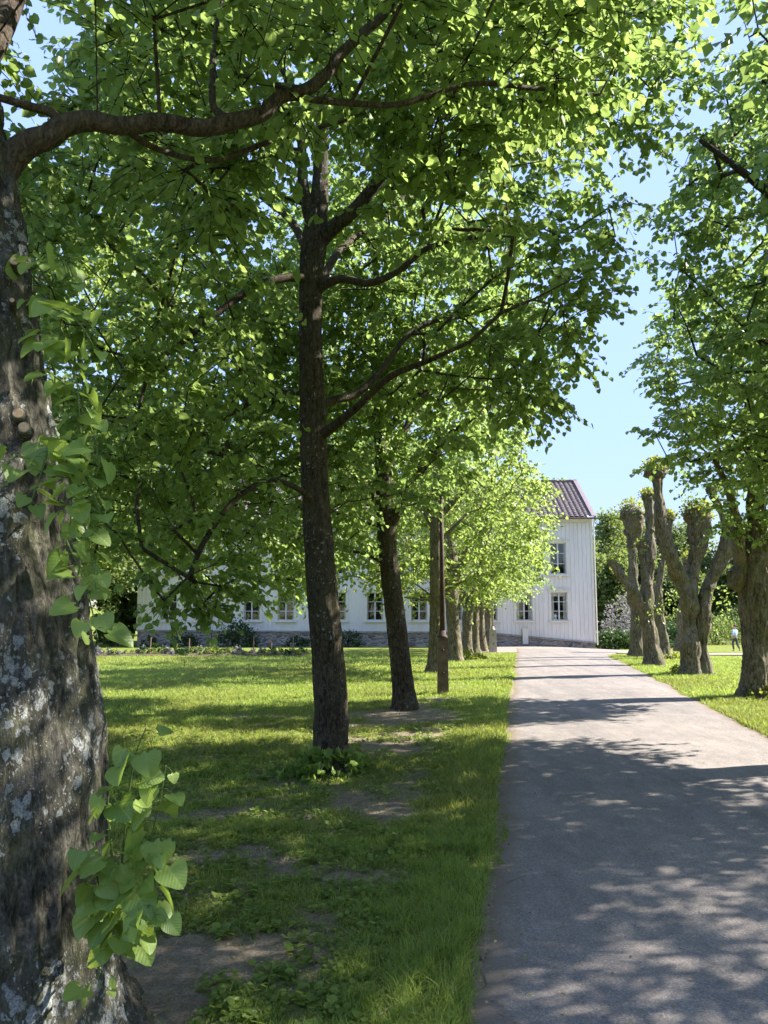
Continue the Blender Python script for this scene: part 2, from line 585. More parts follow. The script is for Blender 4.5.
def sample_crown(ells, step, rg, gap=0.42, zdense=None, gscale=0.55, hollow=0.35, seed=3, keep=None):
    """Cluster centres inside a union of ellipsoids (cx,cy,cz,rx,ry,rz) with gaps between clumps."""
    pts = []
    ells = np.asarray(ells, float)
    lo = (ells[:, :3] - ells[:, 3:]).min(0); hi = (ells[:, :3] + ells[:, 3:]).max(0)
    g = [np.arange(lo[i], hi[i], step if i < 2 else step * 0.8) for i in range(3)]
    X = np.stack(np.meshgrid(*g, indexing='ij'), -1).reshape(-1, 3)
    X = X + rg.uniform(-.5, .5, X.shape) * step
    d = np.min([(((X - e[:3]) / e[3:]) ** 2).sum(1) for e in ells], axis=0)
    wob = 0.35 * (fbm(X[:, 0] * .8, X[:, 1] * .8, X[:, 2] * .8, seed, 2) - .5)
    nz = fbm(X[:, 0] * gscale, X[:, 1] * gscale, X[:, 2] * gscale * 1.6, seed + 4, 2)
    gp_ = gap if zdense is None else np.where(X[:, 2] < zdense, gap - .14, gap)
    big = [e for e in ells if e[5] > 1.35]
    dh = np.min([(((X - e[:3]) / e[3:]) ** 2).sum(1) for e in big], axis=0) if big else d + 9
    d_ = np.where(dh < 1, d, 9.0)
    m = (d + wob * 2 < 1) & (nz > gp_) & (rg.uniform(size=len(X)) < np.clip((d_ - hollow * 0.4) / max(hollow, .01), 0.12, 1))
    if keep is not None:
        m &= keep(X)
    return X[m]


def grow(seeds, C, rg, rtip=0.006, step=0.4, expo=0.42, rise=0.9, zmin_attach=1.8):
    """Skeleton: seed chains (polylines with radii) then every cluster centre is joined to the nearest limb."""
    P, par, sr = [], [], []
    chains = []
    for s in seeds:
        pts = np.asarray(s['p'], float); rad = s['r']
        att = s.get('at', -1)
        if att == 'near':
            d = np.linalg.norm(np.array(P) - pts[0], axis=1); att = int(np.argmin(d))
        ch = [att] if att >= 0 else []
        for p, r_ in zip(pts, rad):
            P.append(p); par.append(ch[-1] if ch else -1); sr.append(r_)
            ch.append(len(P) - 1)
        chains.append((ch, True))
    cap = len(P) + len(C) * 14 + 10
    A = np.zeros((cap, 3)); A[:len(P)] = P
    n = len(P)
    ctr = A[:n]
    d0 = np.array([np.min(np.linalg.norm(ctr - c, axis=1)) for c in C])
    tips = []
    outdir = np.zeros((len(C), 3))
    for ci in np.argsort(d0):
        c = C[ci]
        v = c - A[:n]
        d = np.linalg.norm(v, axis=1)
        cost = d + rise * np.maximum(0, 0.35 * d - v[:, 2]) * 0.8 + np.where(A[:n, 2] < zmin_attach, 3.0, 0)
        a = int(np.argmin(cost))
        p0 = A[a]
        L = d[a]
        pa = par[a]
        if pa >= 0:
            t0 = p0 - A[pa]; t0 = t0 / (np.linalg.norm(t0) + 1e-9)
        else:
            t0 = np.array([0, 0, 1.0])
        dirc = (c - p0) / (L + 1e-9)
        m = max(1, int(L / step))
        ctrl = p0 + (t0 * 0.35 + dirc * 0.65 + np.array([0, 0, 0.12])) * L * 0.5
        ch = [a]
        for k in range(1, m + 1):
            t = k / m
            q = (1 - t) ** 2 * p0 + 2 * t * (1 - t) * ctrl + t * t * c
            if k < m:
                q = q + rg.normal(0, 0.045, 3) * min(1, L)
            A[n] = q; par.append(ch[-1]); sr.append(0.0); ch.append(n); n += 1
        chains.append((ch, False))
        tips.append(n - 1)
        o = A[n - 1] - A[ch[-2]]
        outdir[ci] = o / (np.linalg.norm(o) + 1e-9)
    A = A[:n]; par = np.array(par)
    cnt = np.zeros(n)
    for t in tips:
        cnt[t] += 1
    for i in range(n - 1, -1, -1):
        if par[i] >= 0:
            cnt[par[i]] += cnt[i]
    rad = np.maximum(rtip * np.maximum(cnt, 1) ** expo, np.array(sr))
    lim = rad.copy()
    for i in range(n):
        if par[i] >= 0:
            lim[i] = min(lim[i], lim[par[i]] * 0.97) if sr[i] == 0 else lim[i]
    return A, chains, lim, outdir


def tubes_mesh(name, A, chains, rad, seeds_too=True, skip=0, minr=0.0, arrays=False):
    g = Geo()
    VV, LL, c = [], [], 0
    for k, (ch, is_seed) in enumerate(chains):
        if k < skip:
            continue
        P = A[ch]; r = rad[ch].copy()
        if len(ch) < 2 or r[1:].max() < minr:
            continue
        r[0] = min(r[0], r[1] * 1.15)
        n = 4 if r.max() < 0.012 else (6 if r.max() < 0.04 else 10)
        V, L = tube_arrays(P, r, n)
        VV.append(V); LL.append(L + c); c += len(V)
    if arrays:
        return np.concatenate(VV), np.concatenate(LL)
    return np_mesh(name, np.concatenate(VV), 4, np.concatenate(LL), True)


def copy_tree(o, parent=None):
    c = o.copy(); COL.objects.link(c)
    if parent is not None:
        c.parent = parent
    for ch in list(o.children):
        copy_tree(ch, c)
    return c


# =================================================================== TERRAIN, LAWN, PATHS
UL, UR = -0.25, 3.70      # path edges, measured across the avenue (x - SL*y)


def uof(x, y):
    return np.asarray(x) - SL * np.asarray(y)


def edge_l(y):
    return UL + 0.10 * (vnoise(np.asarray(y) * 0.9, 3.3, seed=2) - .5) + 0.10 * (vnoise(np.asarray(y) * 3.4, 7.3, seed=3) - .5) + 0.05 * (vnoise(np.asarray(y) * 11.0, 2.3, seed=33) - .5)


def edge_r(y):
    return UR + 0.16 * (vnoise(np.asarray(y) * 0.7, 9.3, seed=4) - .5) + 0.14 * (vnoise(np.asarray(y) * 2.4, 1.3, seed=5) - .5) + 0.9 * sstep((np.asarray(y) - 33) / 5)


def grass_cover(x, y):
    """How much grass grows at a place: 0 bare earth, 1 thick lawn."""
    x = np.asarray(x, float); y = np.asarray(y, float)
    u = uof(x, y)
    n = fbm(x * .75, y * .55, seed=21, oct=4)
    n2 = fbm(x * 2.6, y * 2.1, seed=31, oct=3)
    g = 0.86 + 1.6 * (n - .5) + 1.5 * (n2 - .5)
    strip = np.exp(-((u + 2.0) / 1.35) ** 2) * (1 - sstep((y - 11) / 8)) * 0.48      # trodden along the row of trees
    strip2 = np.exp(-((u + 2.3) / 1.0) ** 2) * np.exp(-((y - 15) / 3.2) ** 2) * 0.5
    strip3 = np.exp(-((u + 2.4) / .9) ** 2) * np.exp(-((y - 4.0) / 1.6) ** 2) * 0.5
    g = g - strip - strip2 - strip3
    g = g + 0.85 * np.exp(-((u + 0.55) / .45) ** 2)         # lush verge
    g = g + 0.6 * sstep((np.abs(u + 2) - 2.6) / 2.0) + 0.45 * sstep((y - 17) / 6)
    g = np.where(u > 1, g + .8, g)
    g = g - 1.3 * np.exp(-((u - UL) / .07) ** 2) - 1.0 * np.exp(-((u - UR) / .09) ** 2)
    # bare scuffed spots seen beside the nearest full tree
    for (px, py, rx, ry, w) in ((240, 858, .5, .35, .9), (370, 882, .45, .28, 1.0), (415, 808, .7, .45, .8), (200, 960, .5, .25, .8), (225, 815, .6, .3, .6), (590, 0, 0, 0, 0)):
        if rx:
            c = gp(px, py)
            g = g - w * np.exp(-((x - c[0]) / rx) ** 2 - ((y - c[1]) / ry) ** 2)
    return np.clip(g, 0, 1)


def build_ground():
    ys = np.concatenate([-60 + np.arange(0, 56, 4.0), np.arange(-4, 1.5, .5), np.arange(1.5, 13, .06), np.arange(13, 24, .14), np.arange(24, 50, .4), 50 + 1.5 * (1.13 ** np.arange(0, 42) - 1) / .13])
    xs_mid = np.concatenate([np.arange(-9, -4, .2), np.arange(-4, 4.5, .06), np.arange(4.5, 14, .16), np.arange(14, 24, .6)])
    left = -9 - 0.5 * (1.15 ** np.arange(1, 40) - 1) / .15
    right = 24 + 0.9 * (1.15 ** np.arange(1, 36) - 1) / .15
    xs = np.concatenate([left[::-1], xs_mid, right])
    X, Y = np.meshgrid(xs, ys)
    near = 1 - sstep((Y - 14) / 10)
    bumps = 0.035 * (fbm(X * 1.3, Y * 1.3, seed=41, oct=3) - .5) + near * 0.03 * (fbm(X * 7, Y * 7, seed=42, oct=3) - .45)
    u = uof(X, Y)
    inpath = sstep((u - edge_l(Y) - .02) / .10) * (1 - sstep((u - edge_r(Y) + .12) / .10)) * (Y < 41)
    g = grass_cover(X, Y)
    Z = gz(X, Y) + bumps * (1 - inpath) + 0.012 * (1 - inpath) * g - 0.05 * inpath
    cross = ((Y > 36.4) & (Y < 43.4) & (X > 3)) | ((Y > 44) & (Y < 47) & (X > -16) & (X < 14))
    Z = np.where(cross, gz(X, Y) - 0.06, Z)
    ny, nx = X.shape
    i = np.arange(ny - 1)[:, None] * nx; j = np.arange(nx - 1)[None, :]
    L = np.stack([i + j, i + j + 1, i + nx + j + 1, i + nx + j], -1).reshape(-1)
    me = np_mesh("ground", np.stack([X, Y, Z], -1).reshape(-1, 3), 4, L, True, attr={'grass': g.ravel()})
    t = NT("lawn_and_earth")
    at = t.n("ShaderNodeAttribute", attribute_name='grass')
    v = t.co("Object")
    fine = t.noise(55, 5, 0.7, v)
    mid = t.noise(4.0, 5, 0.65, v)
    big = t.noise(0.35, 4, 0.6, v)
    # lawn
    gcol = t.mix(t.ramp(mid, [(.35, (0, 0, 0)), (.68, (1, 1, 1))]), (0.135, 0.180, 0.032), (0.215, 0.250, 0.046))
    gcol = t.mix(t.math('MULTIPLY', t.ramp(big, [(.42, (0, 0, 0)), (.66, (1, 1, 1))]), .55), gcol, (0.215, 0.215, 0.05))
    stretch = t.noise(38, 3, 0.6, t.co("Object", (1, .35, 1)))
    gcol = t.mix(1.0, gcol, t.ramp(stretch, [(.28, (.55, .55, .55)), (.72, (1.35, 1.35, 1.35))]), 'MULTIPLY')
    # earth
    ecol = t.mix(t.ramp(t.noise(9, 6, 0.7, v), [(.3, (0, 0, 0)), (.7, (1, 1, 1))]), (0.17, 0.14, 0.09), (0.37, 0.30, 0.22))
    ecol = t.mix(t.ramp(t.voro(70, v), [(.08, (1, 1, 1)), (.16, (0, 0, 0))]), ecol, (0.30, 0.26, 0.21))
    ecol = t.mix(1.0, ecol, t.ramp(fine, [(.3, (.65, .65, .65)), (.7, (1.3, 1.3, 1.3))]), 'MULTIPLY')
    k = t.math('ADD', at.outputs["Fac"], t.math('MULTIPLY', t.math('SUBTRACT', fine, .5), .9))
    k = t.ramp(k, [(.12, (0, 0, 0)), (.72, (1, 1, 1))])
    c = t.mix(k, ecol, gcol)
    h = t.math('ADD', fine, t.math('MULTIPLY', t.noise(160, 3, .6, v), .6))
    me.materials.append(t.done(t.bsdf(c, 0.95, 0.1, t.bump(h, 0.9, 0.03))))
    o = link_mesh("ground", me, None)
    props(o, kind='structure')


def m_path():
    t = NT("worn_gravelled_asphalt")
    v = t.co("Object")
    g1 = t.voro(120, v, out="Color")
    sp = t.n("ShaderNodeSeparateColor"); t.l(g1, sp.inputs[0])
    grain = sp.outputs[0]
    c = t.ramp(grain, [(0, (0.172, 0.154, 0.140)), (.6, (0.245, 0.220, 0.198)), (.97, (0.302, 0.273, 0.247)), (1, (0.39, 0.35, 0.32))])
    blot = t.noise(1.1, 5, .65, v)
    c = t.mix(1.0, c, t.ramp(blot, [(.3, (.84, .84, .85)), (.7, (1.13, 1.11, 1.10))]), 'MULTIPLY')
    wear = t.noise(6.5, 6, .7, t.co("Object", (1.0, .45, 1)))
    c = t.mix(1.0, c, t.ramp(wear, [(.3, (.84, .84, .85)), (.7, (1.12, 1.12, 1.12))]), 'MULTIPLY')
    fine = t.noise(240, 3, .7, v)
    c = t.mix(1.0, c, t.ramp(fine, [(.3, (.7, .7, .7)), (.7, (1.25, 1.25, 1.25))]), 'MULTIPLY')
    tr_ = t.noise(.9, 3, .6, t.co("Object", (2.4, .16, 1)))
    c = t.mix(1.0, c, t.ramp(tr_, [(.35, (.86, .86, .87)), (.62, (1.08, 1.07, 1.06))]), 'MULTIPLY')
    stn = t.ramp(t.noise(2.3, 6, .75, v), [(.60, (0, 0, 0)), (.72, (1, 1, 1))])
    c = t.mix(t.math('MULTIPLY', stn, .28), c, (.085, .078, .074))
    crack = t.voro(1.3, t.co("Object", (.7, 1.5, 1)), feature='DISTANCE_TO_EDGE')
    at = t.n("ShaderNodeAttribute", attribute_name='edge')
    e = t.math('ADD', at.outputs["Fac"], t.math('MULTIPLY', t.math('SUBTRACT', t.noise(14, 5, .7, v), .5), 1.1))
    c = t.mix(t.math('MULTIPLY', t.ramp(e, [(.35, (0, 0, 0)), (.85, (1, 1, 1))]), .8), c, (0.20, 0.155, 0.115))
    return t.done(t.bsdf(c, 0.9, 0.2, t.bump(t.math('ADD', grain, fine), 0.6, 0.006)))


def build_path():
    ys = np.concatenate([np.arange(-14, 0, .5), np.arange(0, 16, .05), np.arange(16, 41.01, .2)])
    s = np.array([0, .01, .03, .08, .25, .5, .75, .92, .97, .99, 1])
    el, er = edge_l(ys)[:, None], edge_r(ys)[:, None]
    u = el + (er - el) * s[None, :]
    Y = np.broadcast_to(ys[:, None], u.shape)
    X = u + SL * Y
    w = np.minimum(u - el, er - u)
    Z = gz(X, Y) + 0.012 + 0.018 * sstep(w / 1.2) - 0.014 * (1 - sstep(w / .10)) + 0.004 * (vnoise(X * 6, Y * 6, seed=8) - .5)
    Z = np.where(Y > 36.4, gz(X, Y) + 0.030, Z)
    ny, nx = X.shape
    i = np.arange(ny - 1)[:, None] * nx; j = np.arange(nx - 1)[None, :]
    L = np.stack([i + j, i + j + 1, i + nx + j + 1, i + nx + j], -1).reshape(-1)
    me = np_mesh("avenue_path", np.stack([X, Y, Z], -1).reshape(-1, 3), 4, L, True, attr={'edge': (1 - np.clip(w / .35, 0, 1)).ravel()})
    me.materials.append(m_path())
    props(link_mesh("path", me, None), kind='structure')
    # pale gravel cross path and forecourt at the far end
    xs = np.concatenate([np.arange(3.5, 16, .5), np.arange(16, 90, 3.0)])
    off = np.linspace(0, 1, 6)
    y0 = 37.6 + .3 * (vnoise(xs * .5, 1.2, seed=12) - .5) - 1.0 * sstep((13.5 - xs) / 5) + .0 * xs
    y1 = np.where(xs < 13.6, 44.95, 41.4 + 3.2 * sstep((16.5 - xs) / 3)) + .25 * (vnoise(xs * .6, 5.2, seed=13) - .5) * (xs > 13.6)
    Y = y0[:, None] + (y1 - y0)[:, None] * off[None, :]
    # the forecourt stops at the lawn beside the avenue
    X = np.broadcast_to(xs[:, None], Y.shape).copy()
    Z = gz(X, Y) + 0.018
    n1, n2 = X.shape
    i = np.arange(n1 - 1)[:, None] * n2; j = np.arange(n2 - 1)[None, :]
    L = np.stack([i + j, i + n2 + j, i + n2 + j + 1, i + j + 1], -1).reshape(-1)
    me = np_mesh("cross_path", np.stack([X, Y, Z], -1).reshape(-1, 3), 4, L, True)
    me.materials.append(m_plain("pale_gravel", (0.27, 0.225, 0.20), .9, .15, .15, 12, .5))
    props(link_mesh("path", me, None), kind='structure')


build_ground()
build_path()


# =================================================================== THE MANOR HOUSE
def build_house():
    Y0 = 45.0
    def X(px): return pt(px, 600, Y0)[0]
    def Zp(py, Y=Y0): return pt(384, py, Y)[2]
    root = empty("manor_house", (0, Y0, -0.3))
    props(root, "long two-storey white board-clad house on a stone footing at the end of the path", "house")
    t = NT("white_painted_boards")
    v = t.co()
    f = t.noise(1.2, 4, .6, t.co("Object", (1, 1, .25)))
    c = t.mix(t.ramp(f, [(.3, (0, 0, 0)), (.7, (1, 1, 1))]), (0.66, 0.63, 0.60), (0.75, 0.72, 0.685))
    f2 = t.noise(9, 5, .7, t.co("Object", (2, 2, .15)))
    c = t.mix(1.0, c, t.ramp(f2, [(.3, (.86, .86, .85)), (.6, (1, 1, 1))]), 'MULTIPLY')
    mw = t.done(t.bsdf(c, .7, .25, t.bump(t.noise(30, 4, .6, v), .2, .01)))
    mtrim = m_plain("cream_trim_paint", (0.64, 0.61, 0.54), .6, .3, .06, 3)
    mstone_t = NT("rubble_stone")
    v = mstone_t.co("Object", (1, 1, 1.7))
    cell = mstone_t.voro(2.6, v, out="Color")
    ed = mstone_t.voro(2.6, v, feature='DISTANCE_TO_EDGE')
    sp = mstone_t.n("ShaderNodeSeparateColor"); mstone_t.l(cell, sp.inputs[0])
    sc = mstone_t.ramp(sp.outputs[0], [(0, (.17, .145, .13)), (.4, (.30, .26, .23)), (.75, (.40, .32, .27)), (1, (.30, .28, .27))])
    sc = mstone_t.mix(1.0, sc, mstone_t.ramp(mstone_t.noise(20, 5, .7), [(.3, (.7, .7, .7)), (.7, (1.2, 1.2, 1.2))]), 'MULTIPLY')
    sc = mstone_t.mix(mstone_t.ramp(ed, [(.03, (1, 1, 1)), (.09, (0, 0, 0))]), sc, (.34, .32, .30))
    mstone = mstone_t.done(mstone_t.bsdf(sc, .9, .2, mstone_t.bump(mstone_t.ramp(ed, [(0, (0, 0, 0)), (.2, (1, 1, 1))]), .9, .06)))
    mroof = m_plain("old_clay_tiles", (0.150, 0.120, 0.112), .8, .2, .5, 7, .3)
    mpurple = m_plain("faded_verge_paint", (0.24, 0.185, 0.19), .7, .3, .15)
    mframe = m_plain("grey_white_sash_paint", (0.50, 0.52, 0.52), .5, .4, .08)
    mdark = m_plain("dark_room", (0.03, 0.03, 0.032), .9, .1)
    mcurt = m_plain("white_curtain", (0.55, 0.55, 0.52), .9, .1, .15, 9)
    gt = NT("window_glass")
    tr = gt.n("ShaderNodeBsdfTransparent"); gl = gt.n("ShaderNodeBsdfGlossy"); gl.inputs["Roughness"].default_value = .02
    nb = gt.bump(gt.noise(2.2, 2, .5), .25, .01); gt.l(nb, gl.inputs["Normal"])
    mx = gt.n("ShaderNodeMixShader"); mx.inputs[0].default_value = .12
    gt.l(tr.outputs[0], mx.inputs[1]); gt.l(gl.outputs[0], mx.inputs[2])
    mglass = gt.done(mx.outputs[0])

    xl, xr = X(138), X(594)
    ze = Zp(518)
    lz0, lz1 = Zp(620.5), Zp(592.5)      # lower openings
    uz0, uz1 = Zp(574), Zp(543)
    zbpts = [(xl, Zp(630.6)), (X(449), Zp(632.6)), (X(498), Zp(634)), (xr, Zp(643))]
    def zb(x): return float(np.interp(x, [p[0] for p in zbpts], [p[1] for p in zbpts]))
    wp = [169, 204, 252, 286, 338, 375, 419, 454, 489, 524, 559]
    W = X(567.2) - X(550.8)
    cx = [X(p) for p in wp]
    wall = Geo()
    zlow = lz0 - .001
    cuts = sorted(set([xl] + [p[0] for p in zbpts[1:-1]] + [xr]))
    for a, b in zip(cuts[:-1], cuts[1:]):
        za, zb_ = zb(a), zb(b)
        V = [(a, Y0, za), (b, Y0, zb_), (b, Y0 + .25, zb_), (a, Y0 + .25, za), (a, Y0, lz0), (b, Y0, lz0), (b, Y0 + .25, lz0), (a, Y0 + .25, lz0)]
        wall.add(V, [(0, 3, 2, 1), (4, 5, 6, 7), (0, 1, 5, 4), (1, 2, 6, 5), (2, 3, 7, 6), (3, 0, 4, 7)])
    def band(z0, z1, holes):
        if not holes:
            wall.box(xl, xr, Y0, Y0 + .25, z0, z1); return
        e = [xl]
        for c_ in cx:
            e += [c_ - W / 2, c_ + W / 2]
        e.append(xr)
        for a, b in zip(e[::2], e[1::2]):
            wall.box(a, b, Y0, Y0 + .25, z0, z1)
    band(lz0, lz1, True); band(lz1, uz0, False); band(uz0, uz1, True); band(uz1, ze, False)
    D = 7.4
    wall.box(xr - .25, xr, Y0 + .25, Y0 + D, Zp(643), ze)
    wall.box(xl, xl + .25, Y0 + .25, Y0 + D, zb(xl), ze)
    wall.box(xl + .25, xr - .25, Y0 + D - .25, Y0 + D, zb(xl), ze)
    zr = Zp(482, Y0 + D / 2)
    for xa, xb in ((xr - .25, xr), (xl, xl + .25)):
        V = [(x, y, z) for x in (xa, xb) for (y, z) in ((Y0 + .05, ze), (Y0 + D - .05, ze), (Y0 + D / 2, zr - .16))]
        wall.add(V, [(0, 2, 1), (3, 4, 5), (0, 1, 4, 3), (1, 2, 5, 4), (2, 0, 3, 5)])
    wo = wall.build("wall", mw, root)
    # cover strips over the board joints
    bt = Geo()
    x = xl + .30
    k = 0
    while x < xr - .25:
        w_ = .030
        x_j = x + rng.uniform(-.006, .006)
        segs = [(zb(x) + .03, ze - .28)]
        for c_ in cx:
            if abs(x_j - c_) < W / 2 + .17:
                segs = [(zb(x) + .03, lz0 - .16), (lz1 + .24, uz0 - .16), (uz1 + .24, ze - .28)]
        for a, b in segs:
            bt.box(x_j - w_, x_j + w_, Y0 - .030, Y0 + .002, a, b)
        x += .235
    bt.build("board_battens", mw, wo)
    g = Geo().box(xr - .10, xr + .03, Y0 - .05, Y0 - .002, zb(xr) - .02, ze - .02)
    g.box(xr + .002, xr + .045, Y0 - .002, Y0 + .14, zb(xr) - .02, ze - .02)
    g.build("corner_board", mtrim, root)
    Geo().box(xl - .03, xl + .14, Y0 - .05, Y0 - .002, zb(xl) - .02, ze - .02).build("corner_board", mtrim, root)
    g = Geo()
    g.box(xl - .03, xr + .03, Y0 - .065, Y0 - .052, ze - .26, ze - .001)
    g.box(xl - .08, xr + .08, Y0 - .14, Y0 - .066, ze - .10, ze - .002)
    g.build("frieze", mtrim, root)
    g = Geo()
    for a, b in zip(cuts[:-1], cuts[1:]):
        za, zb_ = zb(a), zb(b)
        V = [(x_, y_, z_ + dz) for dz in (-.03, .05) for (x_, z_) in ((a, za), (b, zb_)) for y_ in (Y0 - .10, Y0 - .032)]
        g.add(V, [(0, 1, 3, 2), (4, 6, 7, 5), (0, 2, 6, 4), (1, 5, 7, 3), (0, 4, 5, 1), (2, 3, 7, 6)])
    g.build("drip_board", m_plain("grey_weathered_board", (0.26, 0.26, 0.25), .8, .2), root)
    # footing: uneven stone face
    nx, nz = 260, 8
    xs = np.linspace(xl + .04, xr - .02, nx); tz = np.linspace(0, 1, nz)
    top = np.array([zb(a) for a in xs]) - .035
    Zf = -0.9 + (top + .9)[:, None] * tz[None, :]
    Xf = np.broadcast_to(xs[:, None], Zf.shape)
    Yf = Y0 + .03 - .07 * fbm(Xf * 2.5, Zf * 4, seed=77, oct=2)
    i = np.arange(nx - 1)[:, None] * nz; j = np.arange(nz - 1)[None, :]
    L = np.stack([i + j, i + nz + j, i + nz + j + 1, i + j + 1], -1).reshape(-1)
    gf = Geo().addn(np.stack([Xf, Yf, Zf], -1).reshape(-1, 3), 4, L)
    gf.box(xr - .3, xr - .01, Y0 + .06, Y0 + D, -.9, zb(xr) - .04)
    gf.build("stone_footing", mstone, root)
    # roof
    rf = Geo()
    pitch_len = math.hypot(D / 2 + .45, zr - ze)
    xs = np.arange(xl - .35, xr + .10, .036)
    rows = 22
    prof = []
    for r_ in range(rows):
        prof += [(r_ / rows, .045), ((r_ + 1) / rows - .002, .0)]
    pr = np.array(prof)
    for sgn in (1, -1):
        yy = (Y0 - .45) + pr[:, 0] * (D / 2 + .45) if sgn == 1 else (Y0 + D + .45) - pr[:, 0] * (D / 2 + .45)
        zz = ze - .03 + pr[:, 0] * (zr - ze) + pr[:, 1] * .8
        wave = .085 * np.abs(np.sin(xs * math.pi / .30)) ** .8
        Xr, Yr = np.meshgrid(xs, yy)
        Zr = zz[:, None] + wave[None, :] + .02 * (vnoise(xs * 1.5, 4.4, seed=6)[None, :] - .5)
        n1, n2 = Xr.shape
        i = np.arange(n1 - 1)[:, None] * n2; j = np.arange(n2 - 1)[None, :]
        L = np.stack([i + j, i + j + 1, i + n2 + j + 1, i + n2 + j], -1).reshape(-1)
        rf.addn(np.stack([Xr, Yr, Zr], -1).reshape(-1, 3), 4, L)
    ro = rf.build("roof", mroof, root)
    g = Geo()
    for s_ in np.arange(xl - .3, xr - .2, .34):
        g.tube([(s_, Y0 + D / 2, zr + .035), (s_ + .36, Y0 + D / 2, zr + .05)], [.11, .125], 10)
    g.build("ridge_tiles", mroof, ro)
    ys_, zs_ = Y0 - .50, ze - .05
    g = Geo()
    for sg in (1, -1):
        ya = Y0 - .52 if sg == 1 else Y0 + D + .52
        V = []
        for (y_, z_) in ((ya, ze - .10), (Y0 + D / 2, zr - .02)):
            for xx in (xr + .105, xr + .145):
                V += [(xx, y_, z_ - .08), (xx, y_, z_ + .17)]
        g.add(V, [(0, 1, 3, 2), (4, 6, 7, 5), (0, 4, 5, 1), (2, 3, 7, 6), (1, 5, 7, 3), (0, 2, 6, 4)])
        # weather board lying on the tiles
        V = []
        for (y_, z_) in ((ya, ze + .075), (Y0 + D / 2, zr + .155)):
            for xx in (xr - .10, xr + .10):
                V += [(xx, y_, z_ - .03), (xx, y_, z_ + .01)]
        g.add(V, [(0, 1, 3, 2), (4, 6, 7, 5), (0, 4, 5, 1), (2, 3, 7, 6), (1, 5, 7, 3), (0, 2, 6, 4)])
    g.build("verge_board", mpurple, ro)
    g = Geo()
    g.tube([(xl - .3, Y0 - .53, ze - .05), (xr + .12, Y0 - .53, ze - .06)], .055, 8)
    g.build("gutter", m_plain("dark_gutter", (0.10, 0.07, 0.07), .5, .4), root)
    # windows: frame, sill, sashes, glass, curtains
    def window(c_, z0, z1, cut_wood=0, nrow=3, curtains=0):
        fr = Geo()
        y = Y0
        fr.box(c_ - W / 2 - .13, c_ - W / 2 - .002, y - .045, y + .10, z0 - .02, z1 + .02)
        fr.box(c_ + W / 2 + .002, c_ + W / 2 + .13, y - .045, y + .10, z0 - .02, z1 + .02)
        fr.box(c_ - W / 2 - .15, c_ + W / 2 + .15, y - .055, y + .10, z1 + .022, z1 + .15)
        fr.box(c_ - W / 2 - .19, c_ + W / 2 + .19, y - .11, y + .02, z1 + .152, z1 + .20)
        w = fr.build("window", mtrim, root)
        Geo().box(c_ - W / 2 - .16, c_ + W / 2 + .16, y - .12, y + .10, z0 - .10, z0 - .022).build("sill", mtrim, w)
        s = Geo()
        ys0, ys1 = y + .06, y + .11
        b = .045
        s.box(c_ - W / 2, c_ - W / 2 + b, ys0, ys1, z0, z1); s.box(c_ + W / 2 - b, c_ + W / 2, ys0, ys1, z0, z1)
        s.box(c_ - .04, c_ + .04, ys0 - .012, ys1, z0, z1)
        for (a0, a1) in ((c_ - W / 2 + b, c_ - .04), (c_ + .04, c_ + W / 2 - b)):
            s.box(a0, a1, ys0, ys1, z0, z0 + b + .01); s.box(a0, a1, ys0, ys1, z1 - b, z1)
            for r_ in range(1, nrow):
                zz = z0 + (z1 - z0) * r_ / nrow
                s.box(a0, a1, ys0 + .005, ys1, zz - .018, zz + .018)
        s.build("sash", mframe, w)
        g = Geo().add([(c_ - W / 2, ys0 + .03, z0), (c_ + W / 2, ys0 + .03, z0), (c_ + W / 2, ys0 + .03, z1), (c_ - W / 2, ys0 + .03, z1)], [(0, 1, 2, 3)])
        g.build("pane", mglass, w)
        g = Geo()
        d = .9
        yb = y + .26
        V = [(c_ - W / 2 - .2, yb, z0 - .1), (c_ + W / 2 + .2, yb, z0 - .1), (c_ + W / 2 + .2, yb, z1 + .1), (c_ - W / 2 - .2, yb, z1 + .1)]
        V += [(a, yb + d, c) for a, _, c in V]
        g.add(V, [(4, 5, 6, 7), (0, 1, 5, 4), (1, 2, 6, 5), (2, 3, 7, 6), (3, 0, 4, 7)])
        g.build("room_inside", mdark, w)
        if curtains:
            g = Geo()
            for sg in (-1, 1):
                n_ = 14
                cw = W * (.11 if curtains == 1 else .22)
                xa = c_ + sg * W / 2
                V = []
                for q in range(n_ + 1):
                    xq = xa - sg * cw * q / n_
                    V += [(xq, y + .19 + .02 * math.sin(q * 2.2), z0 + .02), (xq, y + .19 + .02 * math.sin(q * 2.2), z1)]
                g.add(V, [(2 * q, 2 * q + 2, 2 * q + 3, 2 * q + 1) for q in range(n_)])
            if curtains == 2:
                g.box(c_ - W / 2, c_ + W / 2, y + .165, y + .17, z1 - .22, z1)
            g.build("curtain", mcurt, w)
        return w
    for i_, c_ in enumerate(cx):
        w = window(c_, lz0, lz1, curtains=2 if i_ in (10, 9) else 1)
        window(c_, uz0, uz1, nrow=3, curtains=1)
        if i_ == 10:
            # small white ornament standing inside on the sill
            g = Geo()
            for q in range(5):
                a = q * 2 * math.pi / 5 + .3
                g.tube([(c_ - .2, y_ := Y0 + .15, lz0 + .26), (c_ - .2 + .13 * math.sin(a), Y0 + .15, lz0 + .26 + .15 * math.cos(a))], [.05, .012], 6)
            g.box(c_ - .26, c_ - .14, Y0 + .13, Y0 + .17, lz0 + .01, lz0 + .12)
            o = g.build("window_ornament", m_plain("white_ornament", (0.75, .74, .72), .6, .3), None)
            props(o, "small white star-shaped ornament standing inside the lower window next to the house corner", "ornament")
    # pale cable box on the footing and rain pipe
    a = X(524)
